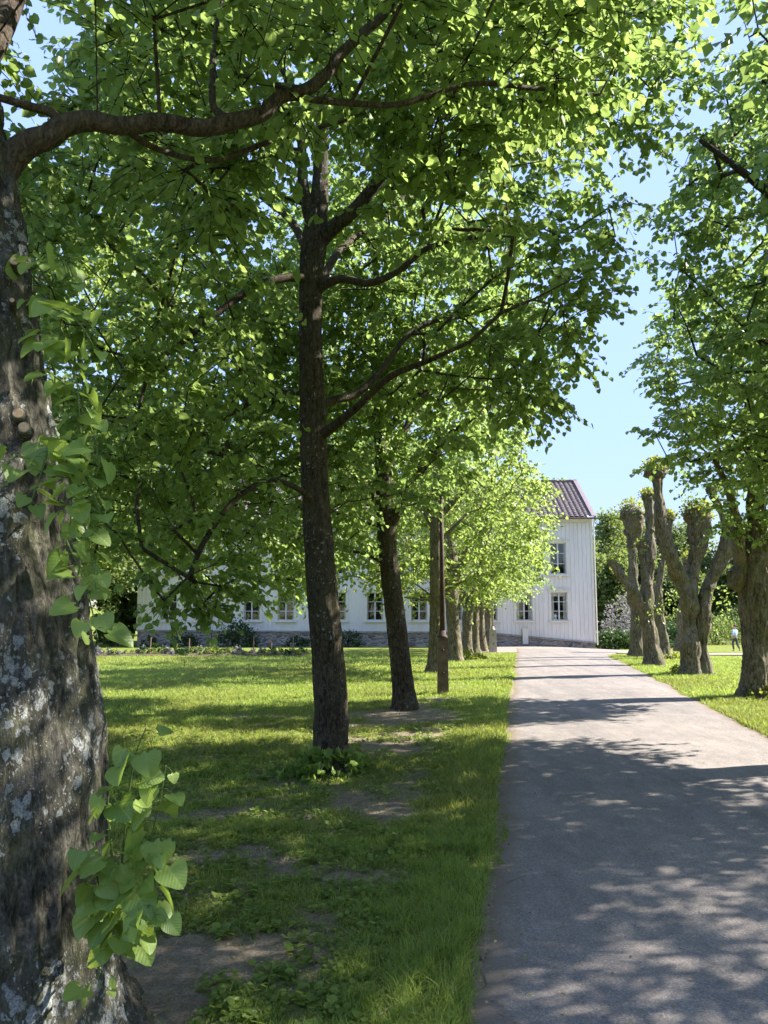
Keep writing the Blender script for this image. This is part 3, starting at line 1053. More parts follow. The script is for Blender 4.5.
    g = Geo().box(a - .16, a + .16, Y0 - .22, Y0 - .105, Zp(644), Zp(629))
    g.box(a - .18, a + .18, Y0 - .24, Y0 - .10, Zp(629), Zp(628))
    g.build("meter_box", mtrim, root)
    g = Geo().tube([(xr + .10, Y0 - .07, Zp(645)), (xr + .10, Y0 - .07, ze - .5), (xr + .06, Y0 - .45, ze - .12)], .04, 8)
    g.build("downpipe", mtrim, root)
    g = Geo().tube([(X(222), Y0 - .09, zb(X(222))), (X(222), Y0 - .09, ze - .3)], .04, 8)
    g.build("downpipe", mtrim, root)
    for o in [root] + list(root.children_recursive):
        if o.type == 'MESH':
            o.data.transform(Matrix.Translation(-root.location))


build_house()


def rebase(root):
    seen = set()
    for o in root.children_recursive:
        if o.type == 'MESH' and o.data.name not in seen:
            seen.add(o.data.name)
            o.data.transform(Matrix.Translation(-root.location))


# =================================================================== TREES OF THE AVENUE
def base_at(px, py):
    return gp(px, py)


def W3(px, py, Y):
    return pt(px, py, Y)


def trunk_line(pts, k=8):
    """pts rows: px, py, depth, half width in px -> smooth centre line with radii in metres."""
    rows = []
    for (px, py, Y, hw) in pts:
        p = pt(px, py, Y)
        rows.append([*p, hw * Y / 775.0])
    q = smooth_line(np.array(rows), k)
    return q[:, :3], q[:, 3]


def lime_tree(name, label, group, trunk_pts, limbs, ells, bark, leafm, nK=6, nM=8, step=.62, Ltw=.5, lsize=.085, seed=1,
              twigs=False, gap=.40, tmpl=LEAF_MID, hollow=.35, flare=.12, n_ring=40, rough=.02, keep=None, trunk_seg=10, category="tree", lump=.05, zmin=1.8, flare_h=.5, upn=1.0, twl=1.0, rtip=.006, zdense=None):
    rg = np.random.default_rng(seed)
    P, r = trunk_line(trunk_pts, trunk_seg)
    base = P[0].copy()
    P = np.vstack([P[0] - [0, 0, .15], P]); r = np.concatenate([[r[0] * 1.03], r])
    root = empty(name, (base[0], base[1], base[2]))
    props(root, label, category, group)
    # finer resampling of the bare trunk
    dz = np.linalg.norm(np.diff(P, axis=0), axis=1); s = np.concatenate([[0], np.cumsum(dz)])
    st = np.append(np.arange(0, s[-1], .022 if n_ring > 100 else max(.03, min(.06, s[-1] / 120))), s[-1])
    PP = np.stack([np.interp(st, s, P[:, i]) for i in range(3)], 1); rr = np.interp(st, s, r)
    TV, TL = bark_tube(PP, rr, n_ring, rough, seed, flare=flare, lump=lump, flare_h=flare_h)
    C = sample_crown(ells, step, rg, gap, zdense=zdense, hollow=hollow, seed=seed, keep=keep)
    seeds = [dict(p=P, r=r)]
    for lb in limbs:
        q, rq = trunk_line(lb, 5)
        seeds.append(dict(p=q, r=rq, at='near'))
    A, chains, rad, od = grow(seeds, C, rg, rtip=rtip, zmin_attach=base[2] + zmin)
    BV, BL = tubes_mesh("", A, chains, rad, skip=1, arrays=True)
    me = np_mesh("trunk", np.concatenate([TV, BV]), 4, np.concatenate([TL, BL + len(TV)]), True, matidx=np.concatenate([np.zeros(len(TL) // 4, int), np.ones(len(BL) // 4, int)]))
    me.materials.append(bark); me.materials.append(M["limb"] if bark is M["bark_near"] else bark)
    link_mesh("trunk", me, None, root)
    pos, AA, NN, S, tw = spray_leaves(C, od, nK, nM, Ltw, lsize, rg, upn=upn)
    me = leaves_mesh("foliage", pos, AA, NN, S, tmpl)
    fo = link_mesh("foliage", me, leafm, root)
    if twigs:
        V, L = thin_tubes(tw, .006 * twl, .0025 * twl)
        link_mesh("twigs", np_mesh("twigs", V, 4, L, False), M['twig'], root)
    rebase(root)
    return root, len(pos)


NL = {}
# --- the lichened giant beside the camera: its trunk fills the frame's edge
def near_tree():
    tp = [(-28, 1030, 3.75, 142), (-20, 960, 3.75, 120), (-14, 850, 3.78, 110), (-12, 700, 3.8, 101), (-20, 550, 3.85, 88), (-30, 400, 3.9, 76), (-38, 250, 3.95, 62), (-34, 180, 4.0, 50), (-60, 60, 4.1, 44), (-110, -120, 4.3, 38), (-150, -420, 4.7, 28)]
    limbs = [
        [(-30, 225, 3.98, 28), (-8, 188, 3.98, 19), (10, 160, 4.0, 15.5), (30, 143, 4.0, 13.5), (48, 137, 4.02, 12.5), (66, 125, 4.05, 11.5), (92, 121, 4.1, 10.5), (122, 126, 4.15, 9.5), (160, 122, 4.2, 9.5), (200, 128, 4.3, 9), (235, 121, 4.35, 8.8), (262, 114, 4.4, 8), (282, 96, 4.45, 7.5), (306, 90, 4.5, 7), (328, 73, 4.6, 6.5), (340, 55, 4.65, 6), (362, 34, 4.75, 5.5), (392, 5, 4.9, 5), (440, -60, 5.2, 4)],
        [(64, 126, 4.05, 6), (50, 112, 4.0, 5), (28, 106, 3.95, 4.5), (-6, 96, 3.9, 4)],
        [(236, 121, 4.35, 5), (214, 108, 4.5, 4), (213, 72, 4.6, 3.4), (214, 40, 4.7, 2.6), (222, 0, 4.8, 2)],
        [(304, 90, 4.5, 4.5), (268, 84, 4.7, 4), (236, 72, 4.9, 3.4), (215, 76, 5.0, 2.6)],
        [(-40, 90, 4.05, 20), (-2, 30, 4.2, 15), (20, -20, 4.5, 12), (60, -120, 5.0, 10), (120, -260, 5.6, 6)],
        [(290, 97, 4.5, 3.5), (340, 102, 4.6, 2.8), (400, 104, 4.8, 2.5), (470, 84, 5.0, 2.2), (530, 88, 5.3, 1.8), (600, 95, 5.8, 1.2)],
        [(120, 126, 4.15, 4), (160, 150, 4.5, 3.4), (215, 160, 5.0, 3), (275, 140, 5.4, 2.6), (345, 120, 5.8, 2)],
        [(-60, 60, 4.1, 25), (-180, -40, 3.6, 18), (-330, -160, 3.0, 12), (-500, -260, 2.5, 8)],
        [(-110, -120, 4.3, 22), (60, -330, 4.6, 14), (240, -560, 5.0, 8)],
    ]
    c = np.array([-1.9, 4.2])
    ells = [(-1.6, 4.6, 6.7, 3.8, 3.3, 1.6), (.4, 6.2, 7.2, 2.0, 1.6, 1.0), (-3.3, 6.3, 7.0, 1.8, 1.5, 1.1), (-4.6, 4.2, 5.6, 2.0, 2.2, 1.6)]
    def keep(X):
        # no leaves closer than the eye would meet beneath the big limb
        return ~((np.abs(X[:, 0] + .085 * X[:, 1]) < .40) & (X[:, 2] < 2.1 + .64 * X[:, 1])) & ~((X[:, 1] < 3.2) & (X[:, 2] < 6.2) & (X[:, 0] > -3.6)) & (X[:, 2] > 4.6 - .25 * (X[:, 0] < -3.5) * 6)
    root, n = lime_tree("lime_tree", "thick lichen-spotted tree trunk close to the camera with leafy shoots sprouting from its side", "trees lining the path",
                        tp, limbs, ells, M['bark_near'], M['leaf'], nK=7, nM=9, step=.50, Ltw=.42, lsize=.076, seed=11, twigs=True, gap=.36,
                        flare=.10, n_ring=220, rough=.036, keep=keep, lump=.035, flare_h=.35, upn=1.1, twl=.8, rtip=.0030)
    NL['near'] = n
    return root


near = near_tree()


def full_trees():
    g = "trees lining the path"
    # T1: the straight dark trunk in the middle of the grass strip
    tp = [(330, 767, 9.7, 17.5), (330, 700, 9.7, 16.3), (326, 640, 9.7, 15.6), (320, 560, 9.7, 14.6), (316, 500, 9.7, 13.6), (314, 450, 9.7, 13), (311, 350, 9.7, 12), (311, 290, 9.7, 12),
          (313, 250, 9.7, 13.5), (316, 225, 9.7, 12), (320, 190, 9.7, 9), (321, 150, 9.7, 7.5), (322, 100, 9.7, 6), (318, 40, 9.7, 5), (312, -60, 9.7, 4), (305, -160, 9.7, 3)]
    limbs = [
        [(316, 245, 9.7, 9), (335, 226, 9.6, 8), (356, 208, 9.5, 7), (386, 170, 9.3, 6), (412, 128, 9.1, 5), (440, 85, 8.9, 4), (470, 20, 8.6, 3)],
        [(311, 220, 9.7, 8), (303, 185, 9.6, 6), (302, 150, 9.6, 5), (296, 110, 9.5, 4), (280, 60, 9.4, 3)],
        [(311, 285, 9.7, 6), (296, 277, 9.5, 5), (262, 284, 9.2, 4.2), (228, 305, 8.9, 3.5), (185, 340, 8.6, 2.8), (150, 372, 8.4, 2), (135, 430, 8.2, 1.4)],
        [(314, 290, 9.7, 6), (340, 279, 9.5, 4.5), (370, 283, 9.3, 4), (400, 270, 9.1, 3.4), (430, 247, 8.9, 2.8), (490, 235, 8.7, 2)],
        [(316, 412, 9.7, 6), (330, 401, 9.8, 4.5), (356, 394, 10.0, 4), (382, 370, 10.3, 3.5), (405, 338, 10.6, 3), (432, 322, 11.0, 2.5), (462, 317, 11.4, 1.8)],
        [(316, 440, 9.7, 6), (334, 426, 9.5, 5), (356, 408, 9.2, 4), (390, 377, 8.9, 3.4), (430, 360, 8.6, 2.8), (470, 342, 8.3, 1.6)],
        [(316, 505, 9.7, 4), (300, 490, 9.3, 3), (270, 480, 8.9, 2.4), (235, 500, 8.5, 2), (205, 540, 8.2, 1.6), (190, 575, 8.0, 1.2)],
        [(312, 400, 9.7, 4.5), (296, 392, 10.2, 3.6), (262, 397, 10.8, 3), (220, 420, 11.4, 2.2)],
        [(311, 260, 9.7, 5), (290, 220, 10.6, 4), (255, 190, 11.6, 3), (230, 150, 12.4, 2)],
        [(314, 300, 9.7, 5), (340, 250, 10.8, 4), (380, 220, 12.0, 3), (420, 180, 13.0, 2)],
    ]
    ells = [(-.5, 9.6, 7.0, 3.6, 3.9, 3.7), (2.0, 9.3, 8.7, 1.9, 2.3, 1.6), (-3.1, 10.0, 5.0, 2.6, 3.0, 2.3), (-2.1, 8.4, 2.75, 1.1, .9, 1.1), (1.5, 9.0, 6.2, 1.4, 1.7, 1.5), (-1.5, 10.2, 4.1, 3.2, 2.7, 2.2), (.3, 11.2, 4.0, 2.6, 2.4, 2.0), (-3.6, 9.0, 4.0, 1.4, 1.8, 1.6), (-2.2, 10.2, 3.1, 2.7, 2.2, 1.5)]
    def keep(X):
        bottom = 2.85 + 0.20 * np.maximum(0, X[:, 0] + 1) - 1.15 * np.exp(-((X[:, 0] + 2.0) / .6) ** 2) * (X[:, 1] < 9.4)
        open_r = (X[:, 0] < -.6) | (X[:, 2] > 2.9 + .68 * np.maximum(0, X[:, 0] + .45))
        tr = (np.abs(X[:, 0] + .083 * X[:, 1]) < .42) & (X[:, 1] < 9.9) & (X[:, 2] < 9.4)
        bay = (X[:, 1] < 9.4) & (X[:, 2] - 2 < .50 * X[:, 1]) & (X[:, 0] > -.15 * X[:, 1]) & (X[:, 0] < .15 * X[:, 1])
        return (X[:, 2] > bottom) & ~tr & ~bay & open_r & ~((X[:, 1] < 6.2) & (X[:, 2] < 4.6))
    r, n = lime_tree("lime_tree", "tall tree with a straight dark trunk standing free on the grass before the house", g, tp, limbs, ells,
                     M['bark'], M['leaf'], 6, 8, .50, .48, .096, seed=21, twigs=True, rtip=.0044, zdense=4.0, hollow=.62, gap=.325, n_ring=72, rough=.016, keep=keep, flare=.09, flare_h=.35, lump=.02, twl=.7)
    NL['T1'] = n
    # T2
    tp = [(405, 706, 15.4, 12.5), (402, 675, 15.4, 10.5), (397, 630, 15.4, 10), (391, 580, 15.4, 9.5), (387, 540, 15.4, 9.5), (385, 505, 15.4, 9), (382, 470, 15.4, 7), (379, 420, 15.4, 5.5), (377, 350, 15.4, 4.5), (376, 280, 15.4, 3.5), (372, 200, 15.4, 2.2)]
    limbs = [
        [(386, 530, 15.4, 7), (396, 514, 15.3, 6), (408, 492, 15.1, 5), (424, 462, 14.8, 4.2), (446, 438, 14.5, 3.5), (470, 420, 14.2, 2.6), (500, 400, 13.8, 1.8)],
        [(385, 512, 15.4, 5), (370, 492, 15.2, 4.2), (352, 472, 14.9, 3.4), (332, 462, 14.6, 2.6), (300, 455, 14.2, 1.8)],
        [(384, 490, 15.4, 5), (400, 440, 15.8, 4), (428, 390, 16.3, 3), (450, 350, 16.8, 2)],
        [(380, 430, 15.4, 4), (350, 390, 15.8, 3), (310, 370, 16.2, 2)],
        [(380, 440, 15.4, 4), (412, 400, 14.6, 3), (460, 370, 13.8, 2.2), (510, 350, 13.2, 1.4)],
    ]
    ells = [(.0, 15.4, 6.6, 3.5, 3.4, 3.9), (1.7, 15.0, 6.8, 1.9, 2.0, 1.9), (-2.5, 15.4, 4.1, 2.7, 2.6, 2.0)]
    r, n = lime_tree("lime_tree", "slim dark tree leaning slightly, its foot just before the rusty post", g, tp, limbs, ells, M['bark'], M['leaf'], 6, 8, .60, .55, .100,
                     seed=31, twigs=False, zdense=4.4, hollow=.5, gap=.30, n_ring=48, rough=.014, flare=.08, keep=lambda X: (X[:, 2] > 2.35 + 1.85 * sstep((X[:, 0] + 1.5) / 1.4) + .9 * np.maximum(0, X[:, 0] - .8)), lump=.02)
    NL['T2'] = n
    # T3
    tp = [(437, 671, 24, 10.5), (436, 655, 24, 7.5), (436, 620, 24, 6.5), (436, 560, 24, 6), (436, 510, 24, 6), (438, 460, 24, 4.5), (440, 400, 24, 3), (442, 340, 24, 2)]
    limbs = [[(436, 520, 24, 4), (455, 500, 24, 3), (480, 470, 23.6, 2)], [(436, 530, 24, 4), (420, 505, 24, 3), (400, 490, 24, 2)], [(436, 545, 24, 2.6), (456, 525, 24.2, 1.8), (475, 505, 24.6, 1.2)]]
    ells = [(1.5, 24, 6.2, 3.4, 3.3, 4.1), (3.3, 24, 5.4, 2.1, 2.1, 2.3), (1.6, 24, 4.1, 3.5, 3.0, 2.1), (-1.8, 24.5, 4.8, 2.0, 2.2, 2.4)]
    r, n = lime_tree("lime_tree", "tree half hidden behind the rusty post, with a flared foot and a bright leafy crown", g, tp, limbs, ells, M['bark_old'], M['leaf_b'], 6, 7, .72, .65, .120,
                     seed=41, gap=.26, n_ring=36, rough=.012, flare=.15, tmpl=LEAF_MID, keep=lambda X: (X[:, 2] > 2.3) & ~((np.abs(X[:, 0] - 1.65) < .8) & (X[:, 1] < 24.6) & (X[:, 2] < 5.2)))
    NL['T3'] = n
    # T4.. T8: old pollards that have grown out into dense low crowns
    defs = [
        (29.9, 455.5, 657, [(455.5, 657.5, 29.9, 7.5), (454, 640, 29.9, 6.5), (452, 610, 29.9, 6.5), (451, 585, 29.9, 7), (452, 562, 29.9, 6), (450, 535, 29.9, 3.5), (448, 490, 29.9, 2)],
         [[(452, 588, 29.9, 5), (443, 570, 29.7, 4), (436, 548, 29.5, 2.5)], [(453, 585, 29.9, 5), (462, 565, 29.6, 4), (468, 540, 29.3, 2.5)]], "thick pale grey tree trunk with yellow-green shoots round its foot"),
        (33.6, 467, 652, [(467, 652.5, 33.6, 5.5), (467, 635, 33.6, 4.8), (468, 612, 33.6, 5), (475, 595, 33.6, 5), (479, 575, 33.6, 5), (482, 560, 33.6, 4.5), (484, 530, 33.6, 2.5), (486, 500, 33.6, 1.5)],
         [[(468, 610, 33.6, 4), (461, 590, 33.6, 3.5), (458, 570, 33.4, 2.4)]], "forked grey tree trunk bending towards the path between straighter ones"),
        (36.0, 475, 650, [(475, 650, 36.0, 4.5), (475, 630, 36.0, 4), (475, 600, 36.0, 4), (476, 575, 36.0, 3.5), (477, 540, 36.0, 2.2), (478, 500, 36.0, 1.4)], [[(475, 600, 36, 3), (468, 580, 36, 2)], [(475, 600, 36, 3), (484, 575, 36, 2)]], "narrow upright tree trunk just behind the forked one"),
        (38.0, 482, 648, [(482, 648, 38.0, 4.2), (481, 630, 38.0, 3.6), (480, 600, 38.0, 3.6), (480, 570, 38.0, 3), (481, 530, 38, 2)], [[(480, 600, 38, 3), (490, 575, 38, 2)]], "slender tree trunk next to the thin grey pole"),
        (40.3, 489, 646.5, [(489, 646.5, 40.3, 4.0), (488, 630, 40.3, 3.4), (488, 600, 40.3, 3.4), (488, 570, 40.3, 2.6), (489, 530, 40.3, 1.8)], [[(488, 600, 40.3, 3), (500, 572, 40, 2)]], "last dark tree of the row, closest to the house wall"),
    ]
    for k, (Y, px, py, tp, limbs, lab) in enumerate(defs):
        b = pt(px, py, Y)
        ells = [(b[0], Y, 5.6, 3.1, 2.8, 3.2), (b[0] + 1.5, Y - .3, 4.6, 2.1, 2.2, 2.1)]
        if k >= 2:
            ells = [(b[0], Y, 5.0, 2.7, 2.4, 2.8), (b[0] + 1.1, Y - .2, 4.2, 1.9, 1.9, 1.8)]
        r, n = lime_tree("pollarded_lime_tree", lab, g, tp, limbs, ells, M['bark_old'], M['leaf_b'] if k < 3 else M['leaf'], 6, 7, .80, .62, .125, seed=51 + k, gap=.28, n_ring=30, rough=.02, flare=.10,
                         tmpl=LEAF_LOW, keep=lambda X: X[:, 2] > 2.15 + .25 * vnoise(X[:, 0], X[:, 1], seed=4), lump=.10)
        NL['T%d' % (4 + k)] = n
    # one more tree on the lawn, its trunk hidden behind the near one
    tp = [(37, 704, 16.0, 8), (36, 660, 16, 7), (34, 600, 16, 6.5), (36, 520, 16, 6), (38, 440, 16, 5), (40, 330, 16, 3.5), (42, 220, 16, 2)]
    r, n = lime_tree("lime_tree", "tree on the lawn behind the lichened trunk, only its leafy crown showing", "trees on the lawn", tp, [], [(-7.2, 16.0, 7.0, 3.5, 3.4, 4.4), (-5.6, 16.2, 5.0, 2.4, 2.4, 2.2)], M['bark'], M['leaf_b'], 6, 7, .68, .6, .11,
                     seed=47, gap=.32, n_ring=24, rough=.012, flare=.08, zdense=4.6, keep=lambda X: X[:, 2] > 2.9)
    # the row on the other side of the path
    g2 = "trees beyond the path"
    tp = [(754, 695, 17.3, 15), (754, 680, 17.3, 12.5), (755, 655, 17.3, 11.5), (755, 630, 17.3, 12), (754, 600, 17.3, 13.5), (754, 580, 17.3, 13.5), (755, 555, 17.3, 11), (757, 515, 17.3, 9.5), (760, 460, 17.3, 8), (763, 390, 17.3, 7), (766, 300, 17.3, 5), (770, 220, 17.3, 3)]
    limbs = [[(748, 585, 17.3, 9), (740, 560, 17.2, 7), (737, 530, 17.0, 6), (730, 495, 16.8, 4), (715, 460, 16.5, 2.6)],
             [(756, 580, 17.3, 9), (768, 550, 17.4, 7), (785, 500, 17.5, 5), (805, 440, 17.5, 3)],
             [(762, 410, 17.3, 4), (740, 385, 17, 3), (712, 370, 16.7, 2)], [(760, 470, 17.3, 4), (742, 462, 16.8, 3), (720, 452, 16.2, 2)]]
    ells = [(8.9, 17.0, 6.6, 2.7, 2.0, 3.1), (7.4, 16.6, 7.6, 1.6, 1.5, 1.9), (8.3, 16.5, 4.2, 1.3, .9, 1.0)]
    r, n = lime_tree("lime_tree", "stout gnarled tree with a burl low on its trunk and yellow-green shoots at its foot", g2, tp, limbs, ells, M['bark_old'], M['leaf'], 6, 8, .56, .5, .098,
                     seed=61, gap=.35, n_ring=96, rough=.05, flare=.16, lump=.12, twigs=True, keep=lambda X: (X[:, 2] > 3.4))
    # burl
    bp = pt(737, 664, 17.2)
    g_ = bmesh.new(); bmesh.ops.create_icosphere(g_, subdivisions=4, radius=1.0)
    for v in g_.verts:
        n_ = float(fbm(v.co.x * 2, v.co.y * 2, v.co.z * 2, 5)) - .5
        v.co = v.co * (1 + .9 * n_)
        v.co.x = v.co.x * .17 + bp[0] + .12; v.co.y = v.co.y * .22 + bp[1] + .06; v.co.z = v.co.z * .30 + bp[2] - .08 + .25 * v.co.x
    me = bpy.data.meshes.new("burl"); g_.to_mesh(me); g_.free()
    for p in me.polygons: p.use_smooth = True
    me.transform(Matrix.Translation(-r.location))
    link_mesh("burl", me, M['bark_old'], r)
    NL['R1'] = n
    tp = [(915, 760, 10.2, 30), (915, 700, 10.2, 24), (915, 600, 10.2, 22), (918, 500, 10.2, 20), (920, 400, 10.2, 18), (925, 300, 10.2, 14), (930, 180, 10.2, 10), (930, 40, 10.2, 6)]
    limbs = [[(918, 420, 10.2, 9), (880, 380, 10.4, 7), (820, 350, 10.8, 5.5), (770, 342, 11.2, 4), (725, 350, 11.6, 2.5)],
             [(920, 380, 10.2, 10), (870, 290, 10.0, 8), (800, 220, 9.8, 6), (740, 170, 9.6, 4), (700, 140, 9.5, 2.5)],
             [(922, 330, 10.2, 10), (960, 220, 10.6, 7), (1000, 120, 11, 4)], [(918, 470, 10.2, 6), (850, 452, 10.9, 4), (780, 446, 11.5, 3), (725, 452, 12.0, 1.8), (690, 462, 12.3, 1.2)]]
    ells = [(7.2, 10.2, 7.0, 3.7, 3.7, 3.6), (5.2, 11.8, 5.3, 1.3, 1.3, 1.4), (4.8, 11.9, 4.25, .75, .7, .35)]
    def keep(X):
        return (X[:, 2] > 3.2) & (X[:, 0] > 4.62 + .10 * np.maximum(0, 7 - X[:, 2]) + .35 * np.sin(X[:, 2] * 2.2))
    r, n = lime_tree("lime_tree", "tree outside the frame mostly out of view whose leafy boughs hang over the path", g2, tp, limbs, ells, M['bark'], M['leaf'], 6, 8, .55, .5, .098,
                     seed=71, hollow=.42, gap=.29, n_ring=30, keep=keep, twigs=True, flare=.1, twl=.7)
    NL['R0'] = n
    # R-1: beside the camera, its crown shades the near path
    root = empty("lime_tree", (5.7, 3.0, 0))
    rg = np.random.default_rng(81)
    P = np.array([(5.7, 3.0, -.1), (5.7, 3, 2), (5.8, 3, 4), (5.9, 3.1, 6), (5.9, 3.2, 8.5)]); rr = np.array([.34, .28, .25, .18, .08])
    q = smooth_line(np.column_stack([P, rr]), 10)
    V, L = bark_tube(q[:, :3], q[:, 3], 30, .02, 8)
    link_mesh("trunk", np_mesh("trunk", V, 4, L, True), M['bark'], root)
    ells = [(6.0, 3.2, 6.3, 3.6, 4.2, 2.1)]
    C = sample_crown(ells, .56, rg, .10, seed=9, keep=lambda X: (X[:, 0] > 2.6) & (X[:, 2] > 3.6))
    A, ch, rad, od = grow([dict(p=P, r=rr)], C, rg)
    link_mesh("branches", tubes_mesh("branches", A, ch, rad, skip=1), M['bark'], root)
    pos, AA, NN, S, tw = spray_leaves(C, od, 5, 6, .68, .100, rg)
    link_mesh("foliage", leaves_mesh("foliage", pos, AA, NN, S, LEAF_LOW), M['leaf'], root)
    rebase(root)
    props(root, "tree beside the camera whose crown shades the path", "tree", g2)
    for k, (x, y, rz_, lab) in enumerate([(12.6, 6.6, 1.0, "unseen broad tree added past the one beside the camera to shade the path"), 
                                     ]):
        c = copy_tree(root)  # added out of view to cast shade on the near path
        c.location = (x, y, 0); c.rotation_euler = (0, 0, rz_); c['label'] = lab
    NL['R-1'] = len(pos)


full_trees()


# =================================================================== POLLARDS WITH BARE KNOBBED HEADS
def blob_mesh(c, rx, ry, rz, seed, sub=4, amp=.35, sc=2.2):
    b = bmesh.new(); bmesh.ops.create_icosphere(b, subdivisions=sub, radius=1.0)
    co = np.array([v.co[:] for v in b.verts])
    n1 = fbm(co[:, 0] * sc + seed, co[:, 1] * sc, co[:, 2] * sc, seed, 3) - .5
    n2 = np.abs(vnoise(co[:, 0] * 5 + seed, co[:, 1] * 5, co[:, 2] * 5, seed + 3) - .5)
    co = co * (1 + amp * (n1 * 1.6 + n2 - .2))[:, None] * np.array([rx, ry, rz]) + np.array(c)
    L = np.array([[v.index for v in f.verts] for f in b.faces])
    b.free()
    return co, L


def pollard(label, stems, heads, seed, flare=.10, cat="tree", sprouts=()):
    """stems: trunk lines in surveyed rows; heads: (px,py,Y,half width,tuft height,tuft amount)."""
    rg = np.random.default_rng(seed)
    g = Geo()
    base = None
    for i, st in enumerate(stems):
        P, r = trunk_line(st, 10)
        r = r * .90
        ground = st[0][1] > 640
        if base is None:
            base = P[0].copy()
        if ground:
            P = np.vstack([P[0] - [0, 0, .15], P]); r = np.concatenate([[r[0]], r])
        V, L = bark_tube(P, r, 40, .05, seed + i, ridge=9, flare=flare if ground else 0, lump=.24, flare_h=.45)
        g.addn(V, 4, L)
        # burrs on the limbs
        for q in range(11):
            k = rg.integers(len(P) // 5, len(P) - 1)
            a = rg.uniform(0, 6.28)
            c = P[k] + np.array([math.cos(a), math.sin(a), 0]) * r[k] * .85
            bs = rg.uniform(.18, .5)
            V, L = blob_mesh(c, r[k] * bs, r[k] * bs, r[k] * bs * 1.3, seed + q + i, 2, .7)
            g.addn(V, 3, L)
    root = empty("pollarded_lime_tree", base)
    props(root, label, cat, "knobbly pollarded trees beyond the path")
    me = np_mesh("trunk", np.concatenate(g.V), np.array(g.n), np.array(g.L), True)
    link_mesh("trunk", me, M['bark_old'], root)
    for j, (px, py, Y, hw, th, am) in enumerate(heads):
        c = pt(px, py, Y); r = hw * Y / 775
        hg = Geo()
        V, L = blob_mesh(c, r, r * .95, r * .8, seed + 20 + j, 4, .45)
        hg.addn(V, 3, L)
        for q in range(16):
            a = rg.uniform(0, 6.28); e = rg.uniform(-.7, 1.2)
            cc = c + r * np.array([math.cos(a) * math.cos(e), math.sin(a) * math.cos(e), math.sin(e) * .8]) * .85
            ks = rg.uniform(.2, .42)
            V, L = blob_mesh(cc, r * ks, r * ks, r * ks, seed + q, 2, .6)
            hg.addn(V, 3, L)
        h = link_mesh("pollard_head", np_mesh("pollard_head", np.concatenate(hg.V), np.array(hg.n), np.array(hg.L), True), M['bark_old'], root)
        if am:
            n = int(520 * am)
            a = rg.uniform(0, 6.28, n); e = np.abs(rg.normal(.75, .45, n)); e = np.minimum(e, 1.55)
            D = np.stack([np.cos(a) * np.cos(e), np.sin(a) * np.cos(e), np.sin(e)], -1)
            out = 1.0 + rg.uniform(0, .55, n) * th
            P = c + D * (r * out)[:, None] * np.array([1, 1, .95])
            A = D + rg.normal(0, .5, D.shape)
            N = D * .5 + rg.normal(0, .6, D.shape) + [0, 0, .6]
            S = rg.uniform(.05, .10, n)
            link_mesh("tuft_leaves", leaves_mesh("tuft_leaves", P, A, N, S, LEAF_LOW), M['leaf_tuft'], h)
    for (px, py, Y, rad, n) in sprouts:
        c = pt(px, py, Y) + np.array([0, -.12, 0])
        P = c + rg.normal(0, 1, (n, 3)) * np.array([rad, rad * .6, rad])
        A = rg.normal(0, .6, (n, 3)) + [0, -.3, .1]
        N = rg.normal(0, .5, (n, 3)) + [0, -.2, .8]
        link_mesh("sprouting_leaves", leaves_mesh("sprouting_leaves", P, A, N, rg.uniform(.06, .12, n), LEAF_LOW), M['leaf_b'], root)
    rebase(root)
    return root


